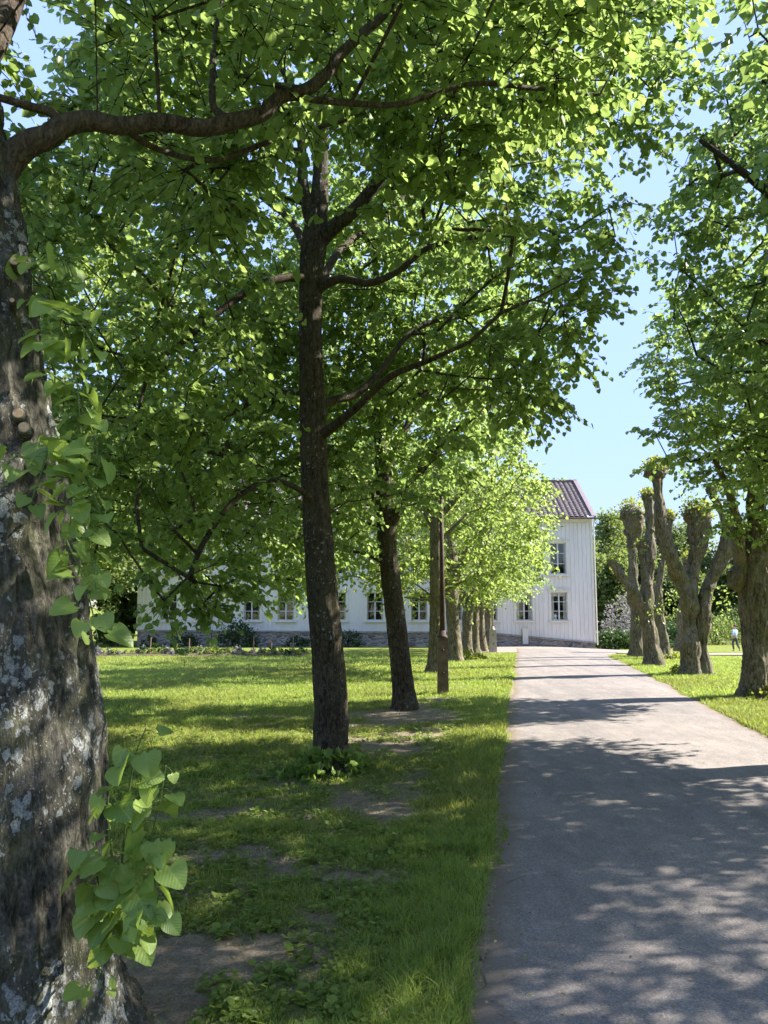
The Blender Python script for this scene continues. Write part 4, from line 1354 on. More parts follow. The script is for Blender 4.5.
def pollards():
    Y = 23.3
    pollard("largest pollarded tree, two fused trunks and four knobbed limbs, one far taller than the rest",
            [[(692, 671, Y, 10), (690, 640, Y, 8), (690, 605, Y, 8.5), (691, 585, Y, 8.5), (694, 565, Y, 8), (697, 545, Y, 9.5), (697, 530, Y, 11.5), (697, 514, Y, 11)],
             [(704, 671, Y, 9), (703, 640, Y, 6.5), (704, 612, Y, 7), (706, 595, Y, 7), (714, 575, Y, 7), (724, 555, Y, 7.5), (731, 540, Y, 9)],
             [(687, 600, Y, 7), (680, 582, Y, 8), (672, 562, Y - .2, 7.5), (664, 538, Y - .3, 6.5), (660, 512, Y - .3, 6), (658, 490, Y - .3, 6), (656, 471, Y - .3, 9)],
             [(729, 545, Y, 6), (726, 525, Y + .1, 4.5), (720, 508, Y + .2, 4), (713, 494, Y + .2, 5)],
             [(687, 671, Y + .3, 5), (687, 640, Y + .2, 4), (687, 610, Y + .1, 5)]],
            [(656, 472, Y - .3, 10.5, 1.0, 1.0), (697, 518, Y, 12.5, 1.0, 1.1), (734, 533, Y, 10, .6, .35), (712, 490, Y + .2, 6.5, .3, .10)], 101,
            sprouts=[(720, 600, Y, .22, 60), (690, 500, Y, .2, 70), (714, 630, Y - .2, .1, 20), (681, 590, Y, .12, 20)])
    Y = 27.5
    pollard("pollarded tree with a leaning trunk and a stubby side limb, just behind the largest one",
            [[(652, 662, Y, 9), (650, 635, Y, 7.2), (646, 605, Y, 7), (648, 580, Y, 6), (650, 550, Y, 5.2), (650, 520, Y, 4.5), (648, 500, Y, 5)],
             [(645, 612, Y, 6), (634, 594, Y - .1, 5), (625, 581, Y - .1, 4.2), (617, 568, Y - .1, 4), (612, 563, Y - .1, 3.8)],
             [(648, 585, Y, 4.5), (643, 565, Y, 4), (641, 548, Y, 4.2)]],
            [(648, 497, Y, 6.5, .9, .5), (612, 563, Y - .1, 4.5, .6, .15), (641, 545, Y, 5, .5, .15)], 111,
            sprouts=[(639, 553, Y, .16, 40), (653, 610, Y - .2, .16, 40), (655, 560, Y, .12, 20)])
    Y = 32.8
    pollard("pollarded tree with one straight trunk swelling to a wide knobbed head, nearest the house",
            [[(636, 652, Y, 7), (636, 625, Y, 6.2), (634, 598, Y, 6), (632, 570, Y, 5), (632, 545, Y, 5), (632, 530, Y, 7.5), (632, 514, Y, 10.5)]],
            [(632, 515, Y, 12, 1.0, 1.0)], 121, sprouts=[(637, 620, Y - .2, .12, 20)])
    Y = 31.4
    pollard("slim pollarded tree with a small round head, right behind the leaning one",
            [[(663, 655, Y, 6), (661, 625, Y, 5), (658, 598, Y, 4.6), (661, 570, Y, 4.2), (666, 540, Y, 4), (669, 520, Y, 5)]],
            [(669, 518, Y, 6, .9, .5)], 131, sprouts=[(670, 600, Y - .2, .3, 60)])
    Y = 38
    pollard("dark thin pollarded tree seen just past the foot of the largest one",
            [[(681, 648, Y, 5), (681, 620, Y, 4.2), (684, 590, Y, 4), (688, 565, Y, 4)]], [(689, 560, Y, 6, .9, .4)], 141)


pollards()


# =================================================================== SHRUBS, UNDERGROWTH AT TREE FEET, FAR WOODS
def bush(name, label, cat, group, loc, rx, ry, rz, leafm, n, lsize, seed, tmpl=LEAF_LOW, stems=7, stem_mat='twig', part="foliage"):
    rg = np.random.default_rng(seed)
    root = empty(name, loc)
    props(root, label, cat, group)
    k = max(6, n // 14)
    a = rg.uniform(0, 6.28, k); e = np.arcsin(rg.uniform(0, 1, k)); rr = rg.uniform(.45, 1, k) ** .5
    C = np.stack([np.cos(a) * np.cos(e) * rx, np.sin(a) * np.cos(e) * ry, np.sin(e) * rz], -1) * rr[:, None]
    C = C * (1 + .35 * (fbm(C[:, 0] / rx * 2, C[:, 1] / ry * 2, C[:, 2] / rz * 2, seed, 2) - .5))[:, None]
    idx = rg.integers(0, k, n)
    P = C[idx] + rg.normal(0, 1, (n, 3)) * np.array([rx, ry, rz]) * .10
    P[:, 2] = np.maximum(P[:, 2], .02)
    A = P / np.array([rx, ry, rz]) * .5 + rg.normal(0, .5, P.shape)
    N = rg.normal(0, .5, P.shape) + [0, 0, .9]
    link_mesh(part, leaves_mesh(part, P, A, N, lsize * rg.uniform(.6, 1.3, n), tmpl), leafm, root)
    g = Geo()
    for q in range(stems):
        t = C[rg.integers(0, k)] * .9
        m = t * np.array([.35, .35, .55])
        g.tube([(t[0] * .05, t[1] * .05, -.06), m, t], [.02 * max(rx, .4), .014 * max(rx, .4), .006 * max(rx, .4)], 5)
    g.build("stems", M[stem_mat], root)
    return root


def at_ground(px, py, dz=0.0):
    p = gp(px, py); p[2] = float(gz(p[0], p[1])) + dz
    return p


def shoots():
    grp = "leafy shoots at tree feet"
    for i, (px, py, dy, rx, rz, m, n, ls, lab) in enumerate([
        (328, 772, -.28, .42, .30, 'leaf', 330, .085, "fresh green shoots round the foot of the straight dark trunk"),
        (350, 768, -.1, .30, .34, 'leaf_b', 170, .08, "taller shoots leaning out on the path side of the straight dark trunk's foot"),
        (300, 775, -.2, .38, .17, 'leaf', 200, .07, "low shoots spreading over the grass beside the straight dark trunk"),
        (764, 697, -.35, .62, .34, 'leaf_tuft', 620, .085, "yellow-green shoots at the foot of the gnarled tree with the burl"),
        (465, 659, -.2, .85, .32, 'leaf_tuft', 620, .10, "yellow-green shoots at the foot of the thick pale grey trunk"),
        (684, 673, -.4, .60, .28, 'leaf_tuft', 420, .09, "yellow-green shoots at the foot of the largest pollarded tree"),
        (668, 659, -.2, .70, .28, 'leaf_tuft', 380, .10, "yellow-green shoots between the two slim pollarded trunks"),
        (480, 651, -.2, .45, .30, 'leaf_tuft', 220, .11, "small yellow-green shoots under the row of far trunks"),
    ]):
        p = at_ground(px, py)
        p[1] += dy
        bush("leafy_shoots", lab, "shoots", grp, p, rx, rx * .7, rz, M[m], n, ls, 200 + i, LEAF_MID if p[1] < 12 else LEAF_LOW)


shoots()


def far_tree(k, name, label, group, x, y, h, r, leafm, seed, low=.12, n=7000, ls=.42, trunk=.25):
    rg = np.random.default_rng(seed)
    z0 = float(gz(x, y)) - .1
    root = empty(name, (x, y, z0)); props(root, label, "tree", group)
    m = rg.integers(9, 13)
    ce = []
    for q in range(m):
        t = q / (m - 1)
        zz = h * (low + .1 + (1 - low - .24) * t)
        w = r * (.55 + .45 * math.sin(math.pi * min(1, .15 + .95 * t)))* (1.0 if t < .8 else .7)
        a = rg.uniform(0, 6.28)
        ce.append((math.cos(a) * w * .5, math.sin(a) * w * .5, zz, w * rg.uniform(.5, .72), w * rg.uniform(.5, .72), h * rg.uniform(.10, .16)))
    ce = np.array(ce)
    # leafy clumps lie on the skins of the lobes
    kc = n // 20
    idx = rg.integers(0, len(ce), kc)
    d = rg.normal(0, 1, (kc, 3)); d /= np.linalg.norm(d, axis=1)[:, None]
    C = ce[idx, :3] + d * ce[idx, 3:] * rg.uniform(.6, 1.08, (kc, 1))
    ii = rg.integers(0, kc, n)
    P = C[ii] + rg.normal(0, 1, (n, 3)) * np.array([.055 * r, .055 * r, .035 * r]) * 1.6
    D = P - ce[idx[ii], :3]
    A = D / (np.linalg.norm(D, axis=1)[:, None] + .01) * .5 + rg.normal(0, .6, P.shape)
    N = rg.normal(0, .5, P.shape) + [0, 0, .8]
    link_mesh("foliage", leaves_mesh("foliage", P, A, N, ls * rg.uniform(.5, 1.25, n), LEAF_FLAT), leafm, root)
    P = np.array([(0, 0, -.2), (0, 0, h * .2), (rg.normal(0, .2), rg.normal(0, .2), h * .5), (rg.normal(0, .3), 0, h * .85)])
    q = smooth_line(np.column_stack([P, [trunk * 1.2, trunk, trunk * .7, trunk * .2]]), 5)
    g = Geo().tube(q[:, :3], q[:, 3], 8)
    for e in ce[:7]:
        s0 = np.array([0, 0, max(h * low, e[2] * .55)])
        g.tube([s0, (s0 + e[:3]) / 2 + [0, 0, -.2], e[:3]], [trunk * .4, trunk * .28, trunk * .08], 5)
    g.build("trunk", M['bark_old'], root)
    return root


def far_scenery():
    g = "far trees behind the house and pollards"
    spec = [  # px, depth, height, radius, material, label
        (608, 84, 14.2, 4.4, 'leaf_far', "rounded far tree rising just past the roof end of the house"),
        (638, 92, 14.4, 5.4, 'leaf_far', "wide pale green far tree behind the straight pollard"),
        (672, 88, 13.4, 5.2, 'leaf_far2', "darker far tree behind the slim pollard's small head"),
        (704, 92, 14.0, 5.6, 'leaf_far', "far tree behind the middle head of the largest pollard"),
        (740, 86, 13.0, 5.4, 'leaf_far2', "dark far tree behind the gnarled trunk"),
        (778, 90, 13.0, 5.4, 'leaf_far', "far tree at the picture's edge behind the gnarled trunk"),
        (820, 84, 13.0, 5.4, 'leaf_far', "far tree out beyond the gnarled trunk"),
        (870, 92, 14.0, 5.6, 'leaf_far2', "tall far tree out beyond the gnarled trunk"),
        (618, 64, 7.2, 3.0, 'leaf_far', "bright middle-sized tree beyond the house corner"),
        (652, 68, 6.8, 3.0, 'leaf_far2', "small dark tree seen between the pollard trunks"),
        (690, 70, 6.6, 3.2, 'leaf_far', "small tree seen under the limbs of the largest pollard"),
        (722, 66, 6.0, 2.8, 'leaf_far', "small bright tree above where the person walks"),
        (768, 70, 7.4, 3.4, 'leaf_far', "low wide tree past the gnarled trunk"),
        (560, 72, 11.0, 4.6, 'leaf_far', "tree behind the house near its visible roof end"),
        (500, 70, 13.5, 5.0, 'leaf_far', "tree behind the house roof over the far row"),
        (430, 74, 17.5, 5.6, 'leaf_far', "dark tree behind the middle of the house roof"),
        (350, 70, 20.0, 6.4, 'leaf_far', "tall tree behind the house roof past the straight trunk"),
        (270, 70, 22.0, 6.8, 'leaf_far', "broad tree behind the house roof over its paired windows"),
        (190, 66, 22.0, 6.8, 'leaf_far', "dark broad tree behind the house's far end"),
        (108, 58, 20.0, 6.2, 'leaf_far', "dark tree beside the far end of the house"),
        (116, 45.5, 4.6, 1.5, 'leaf_far2', "low dark tree hugging the far end of the house"),
        (84, 43, 12.5, 3.6, 'leaf_far', "bright green tree between the lichened trunk and the house"),
        (30, 50, 18.0, 5.6, 'leaf_far', "tree far behind the lichened trunk"),
        (-40, 42, 15.0, 5.0, 'leaf_far', "tree out past the lichened trunk"),
        (-110, 46, 14.0, 5.0, 'leaf_far2', "dark tree far out past the lichened trunk"),
        (-200, 40, 13.0, 5.0, 'leaf_far', "outermost tree past the lichened trunk"),
        (-330, 38, 12.0, 5.0, 'leaf_far2', "dark tree far off over the lawn, beyond the outermost bright one"),
    ]
    for i, (px, Y, h, r, m, lab) in enumerate(spec):
        x = pt(px, 600, Y)[0]
        near_ = Y < 60 or px < 440
        far_tree(i, "broadleaf_tree", lab, g, x, Y, h, r, M[m], 300 + i, low=.10 if Y > 60 or r < 2 else .20, n=(13000 if h > 16 else 9000) if near_ else 10500, ls=(.34 if h > 16 else .24) if near_ else .36)
    for i, (x, y, h, r) in enumerate([(-34, -32, 9, 6), (-22, -36, 10, 6.5), (-9, -40, 9, 6), (4, -37, 10, 6.5), (17, -40, 9, 6), (30, -34, 9, 6.5), (43, -28, 9, 6)]):  # unseen trees added to dim the bright horizon mirrored in the windows
        far_tree(i, "broadleaf_tree", "x", "unseen trees added behind the camera", x, y, h, r, M['leaf_far2'], 360 + i, low=.08, n=4500, ls=.55)["label"] = "unseen tree added behind the camera to darken the window reflections"
    # hedge and shrubs beyond the far paths
    g = "shrubs beyond the cross path"
    for i, (px, Y, rx, rz, m, lab) in enumerate([
        (624, 50, 1.7, 3.0, 'lilac', "tall grey-blossomed lilac bush beside the house corner"),
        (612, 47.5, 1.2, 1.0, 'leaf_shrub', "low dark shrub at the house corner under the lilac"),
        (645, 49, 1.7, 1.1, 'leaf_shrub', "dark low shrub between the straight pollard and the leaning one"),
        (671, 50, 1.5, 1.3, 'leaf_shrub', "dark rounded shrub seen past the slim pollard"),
        (712, 54, 2.2, 1.9, 'leaf_far', "rounded green bush just before the walking person"),
        (737, 62, 2.0, 2.4, 'leaf_far2', "tall dark bush behind the walking person"),
        (690, 58, 2.2, 2.3, 'leaf_far', "green bush under the largest pollard's limbs"),
        (765, 60, 2.6, 2.4, 'leaf_far', "broad green bush past the gnarled trunk"),
        (800, 56, 2.6, 2.2, 'leaf_far2', "outer dark bush past the gnarled trunk"),
    ]):
        x = pt(px, 600, Y)[0]
        bush("shrub", lab, "shrub", g, (x, Y, float(gz(x, Y))), rx, rx * .8, rz, M[m], 1900, .17, 400 + i)
    g = "shrubs against the house"
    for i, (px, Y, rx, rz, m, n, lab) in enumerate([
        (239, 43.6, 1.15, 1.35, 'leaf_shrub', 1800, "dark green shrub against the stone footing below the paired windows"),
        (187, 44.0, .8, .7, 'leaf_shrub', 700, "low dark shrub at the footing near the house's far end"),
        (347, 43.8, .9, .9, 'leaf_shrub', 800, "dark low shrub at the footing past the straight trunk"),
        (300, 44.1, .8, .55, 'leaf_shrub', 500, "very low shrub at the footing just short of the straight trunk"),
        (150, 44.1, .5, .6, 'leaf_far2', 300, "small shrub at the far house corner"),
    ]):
        x = pt(px, 600, Y)[0]
        bush("shrub", lab, "shrub", g, (x, Y, float(gz(x, Y))), rx, rx * .7, rz, M[m], n, .12, 430 + i)


far_scenery()


def flower_bed():
    # a long strip of soil with pale leafy perennials and a few stakes
    y0, y1 = 33.2, 35.4
    xs = np.linspace(pt(92, 650, 34)[0], pt(306, 650, 34)[0], 60)
    rows = []
    for t in np.linspace(0, 1, 5):
        yy = y0 + (y1 - y0) * t + .25 * (vnoise(xs * .8, t * 2, seed=9) - .5)
        rows.append(np.stack([xs, yy, gz(xs, yy) + .035 + .05 * math.sin(math.pi * t)], -1))
    V = np.array(rows).reshape(-1, 3)
    i = np.arange(4)[:, None] * 60; j = np.arange(59)[None, :]
    L = np.stack([i + j, i + j + 1, i + 60 + j + 1, i + 60 + j], -1).reshape(-1)
    me = np_mesh("flower_bed_soil", V, 4, L, True)
    props(link_mesh("flower_bed_soil", me, m_plain("dark_soil", (0.10, 0.075, 0.055), .95, .1, .3, 8, .6)), kind='structure')
    rg = np.random.default_rng(5)
    kinds = []
    for k, (m, rx, rz) in enumerate([('leaf_far', .34, .50), ('lilac', .26, .40), ('leaf_shrub', .30, .42), ('leaf_tuft', .28, .34)]):
        kinds.append(bush("perennial_plant", "x", "plant", "plants in the long flower bed", (0, 0, 0), rx, rx, rz, M[m], 170, .10, 460 + k, stem_mat='stem_green', stems=5))
    used = set()
    look = ["leafy green plant", "pale blossoming plant", "dark green plant", "yellow-green plant"]
    for q in range(46):
        t = (q + rg.uniform(.2, .8)) / 46
        x = xs[0] + (xs[-1] - xs[0]) * t
        y = rg.uniform(y0 + .2, y1 - .2)
        k = int(rg.choice([0, 0, 1, 1, 2, 3])) if x < -5.5 else int(rg.choice([0, 2, 2]))
        o = kinds[k]
        if k in used:
            o = copy_tree(kinds[k])
        used.add(k)
        o.location = (x, y, float(gz(x, y)) + .04)
        o.rotation_euler = (0, 0, rg.uniform(0, 6.28))
        s = rg.uniform(.5, 1.1); o.scale = (s, s, s * rg.uniform(.6, 1.0))
        o['label'] = look[k] + " in the long flower bed before the house"
        o['group'] = look[k] + "s in the flower bed"
    mst = m_plain("stake_wood", (0.24, 0.15, 0.10), .85, .2)
    for i_, (px, h, lab) in enumerate([(148, .75, "first wooden stake at the far end of the flower bed"), (187, .7, "wooden stake in the flower bed under the hanging leaves"), (252, .8, "wooden stake in the flower bed before the dark shrub"),
                                  (270, .7, "thin stake just past the dark shrub in the flower bed"), (292, .75, "last stake of the flower bed, beside the straight trunk")]):
        x = pt(px, 650, 34)[0]
        g = Geo().tube([(0, 0, -.1), (.01, 0, h * .6), (.02, .01, h)], [.03, .027, .022], 7)
        g.tube([(.02, .01, h), (.02, .01, h + .03)], [.022, .006], 7)
        o = g.build("wooden_stake", mst)
        o.location = (x, 34.3, float(gz(x, 34.3)))
        props(o, lab, "stake", "stakes in the flower bed")


flower_bed()


# =================================================================== LAMP POSTS AND PERSON
def posts():
    mconc = m_plain("weathered_wooden_footing", (0.15, 0.112, 0.078), .9, .15, .5, 6, .8)
    mrust = m_plain("rusty_iron", (0.072, 0.048, 0.036), .8, .3, .5, 14, .4, .1)
    mgrey = m_plain("pale_concrete", (0.34, 0.31, 0.27), .9, .2, .2, 6, .5)
    def post(label, p, w, hb, hp, r0, r1, mb, mp, seed):
        root = empty("post", p); props(root, label, "post", "posts beside the path")
        V, L = [], []
        b = bmesh.new()
        bmesh.ops.create_cube(b, size=1.0)
        bmesh.ops.subdivide_edges(b, edges=b.edges[:], cuts=6, use_grid_fill=True)
        for v in b.verts:
            t = v.co.z + .5
            taper = 1 - .10 * t
            n_ = float(vnoise(v.co.x * 5, v.co.y * 5, v.co.z * 9, seed)) - .5
            v.co = Vector((v.co.x * w * taper * (1 + .03 * n_), v.co.y * w * taper * (1 + .03 * n_), -.1 + t * (hb + .1) + .01 * n_))
        bmesh.ops.bevel(b, geom=[e for e in b.edges if e.calc_face_angle(0) > .8], offset=.012, segments=2, affect='EDGES')
        me = bpy.data.meshes.new("footing"); b.to_mesh(me); b.free()
        link_mesh("footing", me, mb, root)
        g = Geo().tube([(0, 0, hb - .01), (0, 0, hb + .04), (0, 0, hb + .05), (0, 0, hb + .16)], [r0 * 1.9, r0 * 1.8, r0 * 1.35, r0 * 1.2], 14)
        g.build("collar", mp, root, True)
        g = Geo().tube([(0, 0, hb + .10), (.004, 0, hb + hp * .5), (.0, 0, hb + hp)], [r0, (r0 + r1) / 2, r1], 14)
        g.build("pole", mp, root, True)
        g = Geo()
        for zz in (hb * .38, hb * .78):
            g.tube([(0, -w * .5 - .012, zz), (0, -w * .5 + .02, zz)], [.028, .028], 10)
        g.build("bolt", mrust, root, True)
        g = Geo().tube([(0, 0, hb + hp), (0, 0, hb + hp + .05), (0, 0, hb + hp + .1)], [r1 * 1.25, r1 * 1.2, r1 * .3], 12)
        g.build("cap", mp, root, True)
    p = at_ground(443, 694)
    post("rusty iron pole standing on a square weathered footing beside the path", p, .25, 1.28, 3.3, .062, .042, mconc, mrust, 3)
    p = at_ground(493, 648)
    p[1] = 37.2; p[0] = pt(493, 648, 37.2)[0]; p[2] = float(gz(p[0], 37.2))
    post("thin grey pole on a pale square footing in line with the far trunks", p, .34, 1.05, 3.6, .06, .04, mgrey, mgrey, 4)


posts()


def skin_body(name, verts, edges, radii, mat, parent, root_v=0, sub=2):
    b = bmesh.new()
    lay = b.verts.layers.skin.verify()
    vs = [b.verts.new(v) for v in verts]
    for v, r in zip(vs, radii):
        v[lay].radius = (r, r) if np.isscalar(r) else r
    vs[root_v][lay].use_root = True
    for a, c in edges:
        b.edges.new((vs[a], vs[c]))
    me = bpy.data.meshes.new(name); b.to_mesh(me); b.free()
    o = link_mesh(name, me, mat, parent)
    m = o.modifiers.new("skin", 'SKIN'); m.use_smooth_shade = True; m.branch_smoothing = .4
    s = o.modifiers.new("sub", 'SUBSURF'); s.levels = sub; s.render_levels = sub
    return o


def person():
    p = np.array([pt(735.5, 646, 44)[0], 44.0, 0]); p[2] = float(gz(p[0], 44)) + .018
    root = empty("person", p)
    root.rotation_euler = (0, 0, R(200)); root.scale = (.86,) * 3
    props(root, "person in a light blue shirt and dark grey trousers walking on the far cross path", "person")
    skin = m_plain("skin", (0.45, 0.28, 0.20), .6, .3, .05)
    # one continuous body: pelvis root, spine, head, arms with hands, legs with feet (mid stride)
    V = [(0, 0, .93), (0, 0, 1.12), (0, .01, 1.34), (0, 0, 1.47), (0, -.02, 1.56), (0, -.03, 1.66), (0, -.02, 1.74),
         (.16, 0, 1.40), (.21, .07, 1.14), (.20, -.04, .92), (.20, -.08, .83),
         (-.16, 0, 1.40), (-.21, -.06, 1.14), (-.20, -.20, .95), (-.20, -.25, .88),
         (.09, 0, .88), (.10, -.13, .50), (.10, -.05, .10), (.10, -.19, .045),
         (-.09, 0, .88), (-.10, .05, .49), (-.10, .26, .16), (-.10, .20, .045)]
    E = [(0, 1), (1, 2), (2, 3), (3, 4), (4, 5), (5, 6), (2, 7), (7, 8), (8, 9), (9, 10), (2, 11), (11, 12), (12, 13), (13, 14), (0, 15), (15, 16), (16, 17), (17, 18), (0, 19), (19, 20), (20, 21), (21, 22)]
    Rr = [.12, .11, .13, .055, .065, .095, .07, .055, .042, .03, .035, .055, .042, .03, .035, .085, .055, .038, .035, .085, .055, .038, .035]
    skin_body("body", V, E, Rr, skin, root)
    shirt = [(0, 0, .96), (0, 0, 1.12), (0, .01, 1.34), (0, 0, 1.45), (.16, 0, 1.40), (.21, .07, 1.16), (.205, .01, 1.03), (-.16, 0, 1.40), (-.21, -.06, 1.16), (-.205, -.12, 1.06)]
    skin_body("shirt", shirt, [(0, 1), (1, 2), (2, 3), (2, 4), (4, 5), (5, 6), (2, 7), (7, 8), (8, 9)], [.15, .145, .16, .07, .075, .062, .055, .075, .062, .055], m_plain("light_blue_cloth", (0.42, 0.56, 0.74), .85, .2, .08), root)
    tr = [(0, 0, .98), (0, 0, .90), (.09, 0, .84), (.10, -.13, .50), (.10, -.05, .13), (-.09, 0, .84), (-.10, .05, .49), (-.10, .25, .18)]
    skin_body("trousers", tr, [(0, 1), (1, 2), (2, 3), (3, 4), (1, 5), (5, 6), (6, 7)], [.14, .14, .10, .072, .058, .10, .072, .058], m_plain("dark_grey_cloth", (0.07, 0.075, 0.09), .9, .1, .1), root)
    V_, L_ = blob_mesh((0, .012, 1.70), .088, .10, .085, 3, 3, .12)
    link_mesh("hair", np_mesh("hair", V_, 3, L_.reshape(-1), True), m_plain("grey_brown_hair", (0.12, 0.09, 0.07), .8, .2), root)


person()


# =================================================================== SHOOTS AND CUT STUBS ON THE NEAR TRUNK
def heart_leaf(nu=6, nv=9):
    us = np.linspace(-1, 1, 2 * nu + 1); vs = np.linspace(0, 1, nv)
    V, U = [], []
    for v in vs:
        w = .56 * (math.sin(math.pi * min(1, v ** .62 * .97 + .03))) ** .62 * (1 - .25 * v ** 6)
        w = w * (1 - .12 * v) + (.05 if v == 0 else 0)
        for u in us:
            au = abs(u)
            y = v - .17 * (au ** 1.6) * (1 - v) ** 2 * 1.2 + .02
            if v == vs[-1]:
                y = 1.0 + (.0 if au > .2 else .0)
            x = u * w * (1 + .03 * math.sin(v * 40))
            z = .13 * au * w * 2 - .34 * v ** 2.2 * .7 + .02 * math.sin(v * 22 + au * 4) * au
            V.append((x, y, z)); U.append((u * w + .5, v))
    n = 2 * nu + 1
    F = [(i * n + j, i * n + j + 1, (i + 1) * n + j + 1, (i + 1) * n + j) for i in range(nv - 1) for j in range(n - 1)]
    return np.array(V), np.array(U), np.array(F)


HV, HU, HF = heart_leaf()


def near_sprig(stems, parent, rg, size=(.10, .16), name="leafy_sprig", n_leaf=None):
    """stems: polylines in surveyed rows (px,py,depth); leaves hang alternately from them."""
    g = Geo()
    LV, LU, LF, c = [], [], [], 0
    for st in stems:
        P = np.array([pt(*q[:3]) for q in st])
        P = smooth_line(P, 7)
        g.tube(P, np.linspace(.0055, .0022, len(P)), 6)
        seg = np.linalg.norm(np.diff(P, axis=0), axis=1); s = np.concatenate([[0], np.cumsum(seg)])
        k = max(3, int(s[-1] / .046))
        for q in range(k):
            d = s[-1] * (q + .8) / k
            b = np.array([np.interp(d, s, P[:, a]) for a in range(3)])
            sg = 1 if q % 2 else -1
            out = np.array([sg * rg.uniform(.5, 1.0) + .3, -rg.uniform(.2, .9), rg.uniform(-.35, .45)])
            out /= np.linalg.norm(out)
            pl = rg.uniform(.03, .06)
            e = b + out * pl - [0, 0, .01]
            g.tube([b, (b + e) / 2 + [0, 0, .008], e], [.0018, .0014, .0012], 4)
            A = out * rg.uniform(.4, 1.1) + np.array([0, -.1, -1.0]) * rg.uniform(.1, 1.0) + rg.normal(0, .30, 3)
            A /= np.linalg.norm(A)
            N = np.array([.3 * sg, -.45, .85]) + rg.normal(0, .45, 3)
            B = np.cross(A, N); B /= np.linalg.norm(B); N = np.cross(B, A)
            sz = rg.uniform(*size) * (.6 if q > k - 2 else 1)
            fold = rg.uniform(.4, 1.7); curl = rg.uniform(.2, 1.5)
            hv = HV.copy(); hv[:, 2] = np.where(np.abs(hv[:, 0]) > 0, hv[:, 2], hv[:, 2])
            hv[:, 2] = .20 * np.abs(hv[:, 0]) * fold - .24 * hv[:, 1] ** 2.2 * curl + (HV[:, 2] - (.26 * np.abs(HV[:, 0]) - .238 * HV[:, 1] ** 2.2)) * .3
            V = e + sz * (hv[:, :1] * B + hv[:, 1:2] * A + hv[:, 2:] * N)
            LV.append(V); LU.append(HU); LF.append(HF + c); c += len(V)
    sp = g.build(name, M['stem_green'], parent, True)
    me = np_mesh("leaves", np.concatenate(LV), 4, np.concatenate(LF).reshape(-1), True, uv=np.concatenate(LU))
    link_mesh("leaves", me, M['leaf_near'], sp)
    return sp


def near_details(root):
    rg = np.random.default_rng(17)
    tmp = empty("tmp")
    before = set(bpy.data.objects)
    D = 3.45
    upper = [
        [(34, 300, 3.7), (52, 308, 3.5), (78, 322, 3.4), (96, 350, 3.4)],
        [(38, 330, 3.7), (60, 345, 3.5), (76, 380, 3.4), (80, 420, 3.35)],
        [(46, 370, 3.7), (70, 390, 3.5), (92, 430, 3.4), (100, 470, 3.35)],
        [(50, 440, 3.6), (42, 470, 3.35), (30, 505, 3.3)],
        [(55, 430, 3.6), (66, 460, 3.4), (72, 500, 3.3), (68, 540, 3.3)],
        [(60, 500, 3.6), (82, 520, 3.4), (92, 560, 3.35), (96, 590, 3.3)],
        [(66, 540, 3.6), (82, 575, 3.4), (92, 610, 3.35), (98, 640, 3.3)],
        [(58, 460, 3.6), (80, 470, 3.4), (96, 500, 3.3), (104, 525, 3.3)],
        [(30, 270, 3.8), (44, 262, 3.6), (64, 262, 3.5), (74, 285, 3.5)],
        [(14, 455, 3.5), (4, 470, 3.3), (-6, 485, 3.3)],
    ]
    lower = [
        [(112, 930, 3.5), (120, 880, 3.35), (126, 820, 3.3), (134, 760, 3.28), (146, 728, 3.25)],
        [(114, 930, 3.5), (136, 880, 3.35), (150, 840, 3.3), (160, 800, 3.28), (166, 765, 3.25)],
        [(108, 920, 3.5), (112, 860, 3.3), (108, 800, 3.28), (118, 770, 3.28)],
        [(112, 925, 3.5), (140, 910, 3.35), (156, 870, 3.3), (168, 850, 3.28)],
        [(116, 940, 3.5), (136, 930, 3.3), (150, 905, 3.25), (158, 930, 3.22)],
        [(104, 905, 3.5), (96, 870, 3.3), (94, 840, 3.28)],
        [(100, 968, 3.45), (98, 978, 3.3), (104, 990, 3.28)],
    ]
    near_sprig(upper, tmp, rg, (.06, .13))
    near_sprig(lower, tmp, rg, (.065, .135))
    # pale rounds where shoots were cut off
    for (px, py, Y, r_) in ((14, 261, 3.66, .020), (18, 413, 3.52, .024), (24, 427, 3.5, .024), (52, 448, 3.5, .016), (12, 300, 3.64, .012)):
        p = pt(px, py, Y)
        d = np.array([.35, -.9, .1]); d /= np.linalg.norm(d)
        g = Geo().tube([p - d * .10, p - d * .02, p], [r_ * 1.7, r_ * 1.25, r_ * 1.05], 14, cap=False)
        st = g.build("cut_stub", M['bark_near'], tmp, True)
        g = Geo().tube([p - d * .01, p - d * .001, p + d * .002], [r_ * 1.04, r_ * 1.03, r_ * .9], 14)
        g.build("cut_face", M['cut_wood'], st)
    new = [o for o in bpy.data.objects if o not in before]
    for o in new:
        o.data.transform(Matrix.Translation(-root.location))
        if o.parent == tmp:
            o.parent = root
    bpy.data.objects.remove(tmp)


near_details(near)


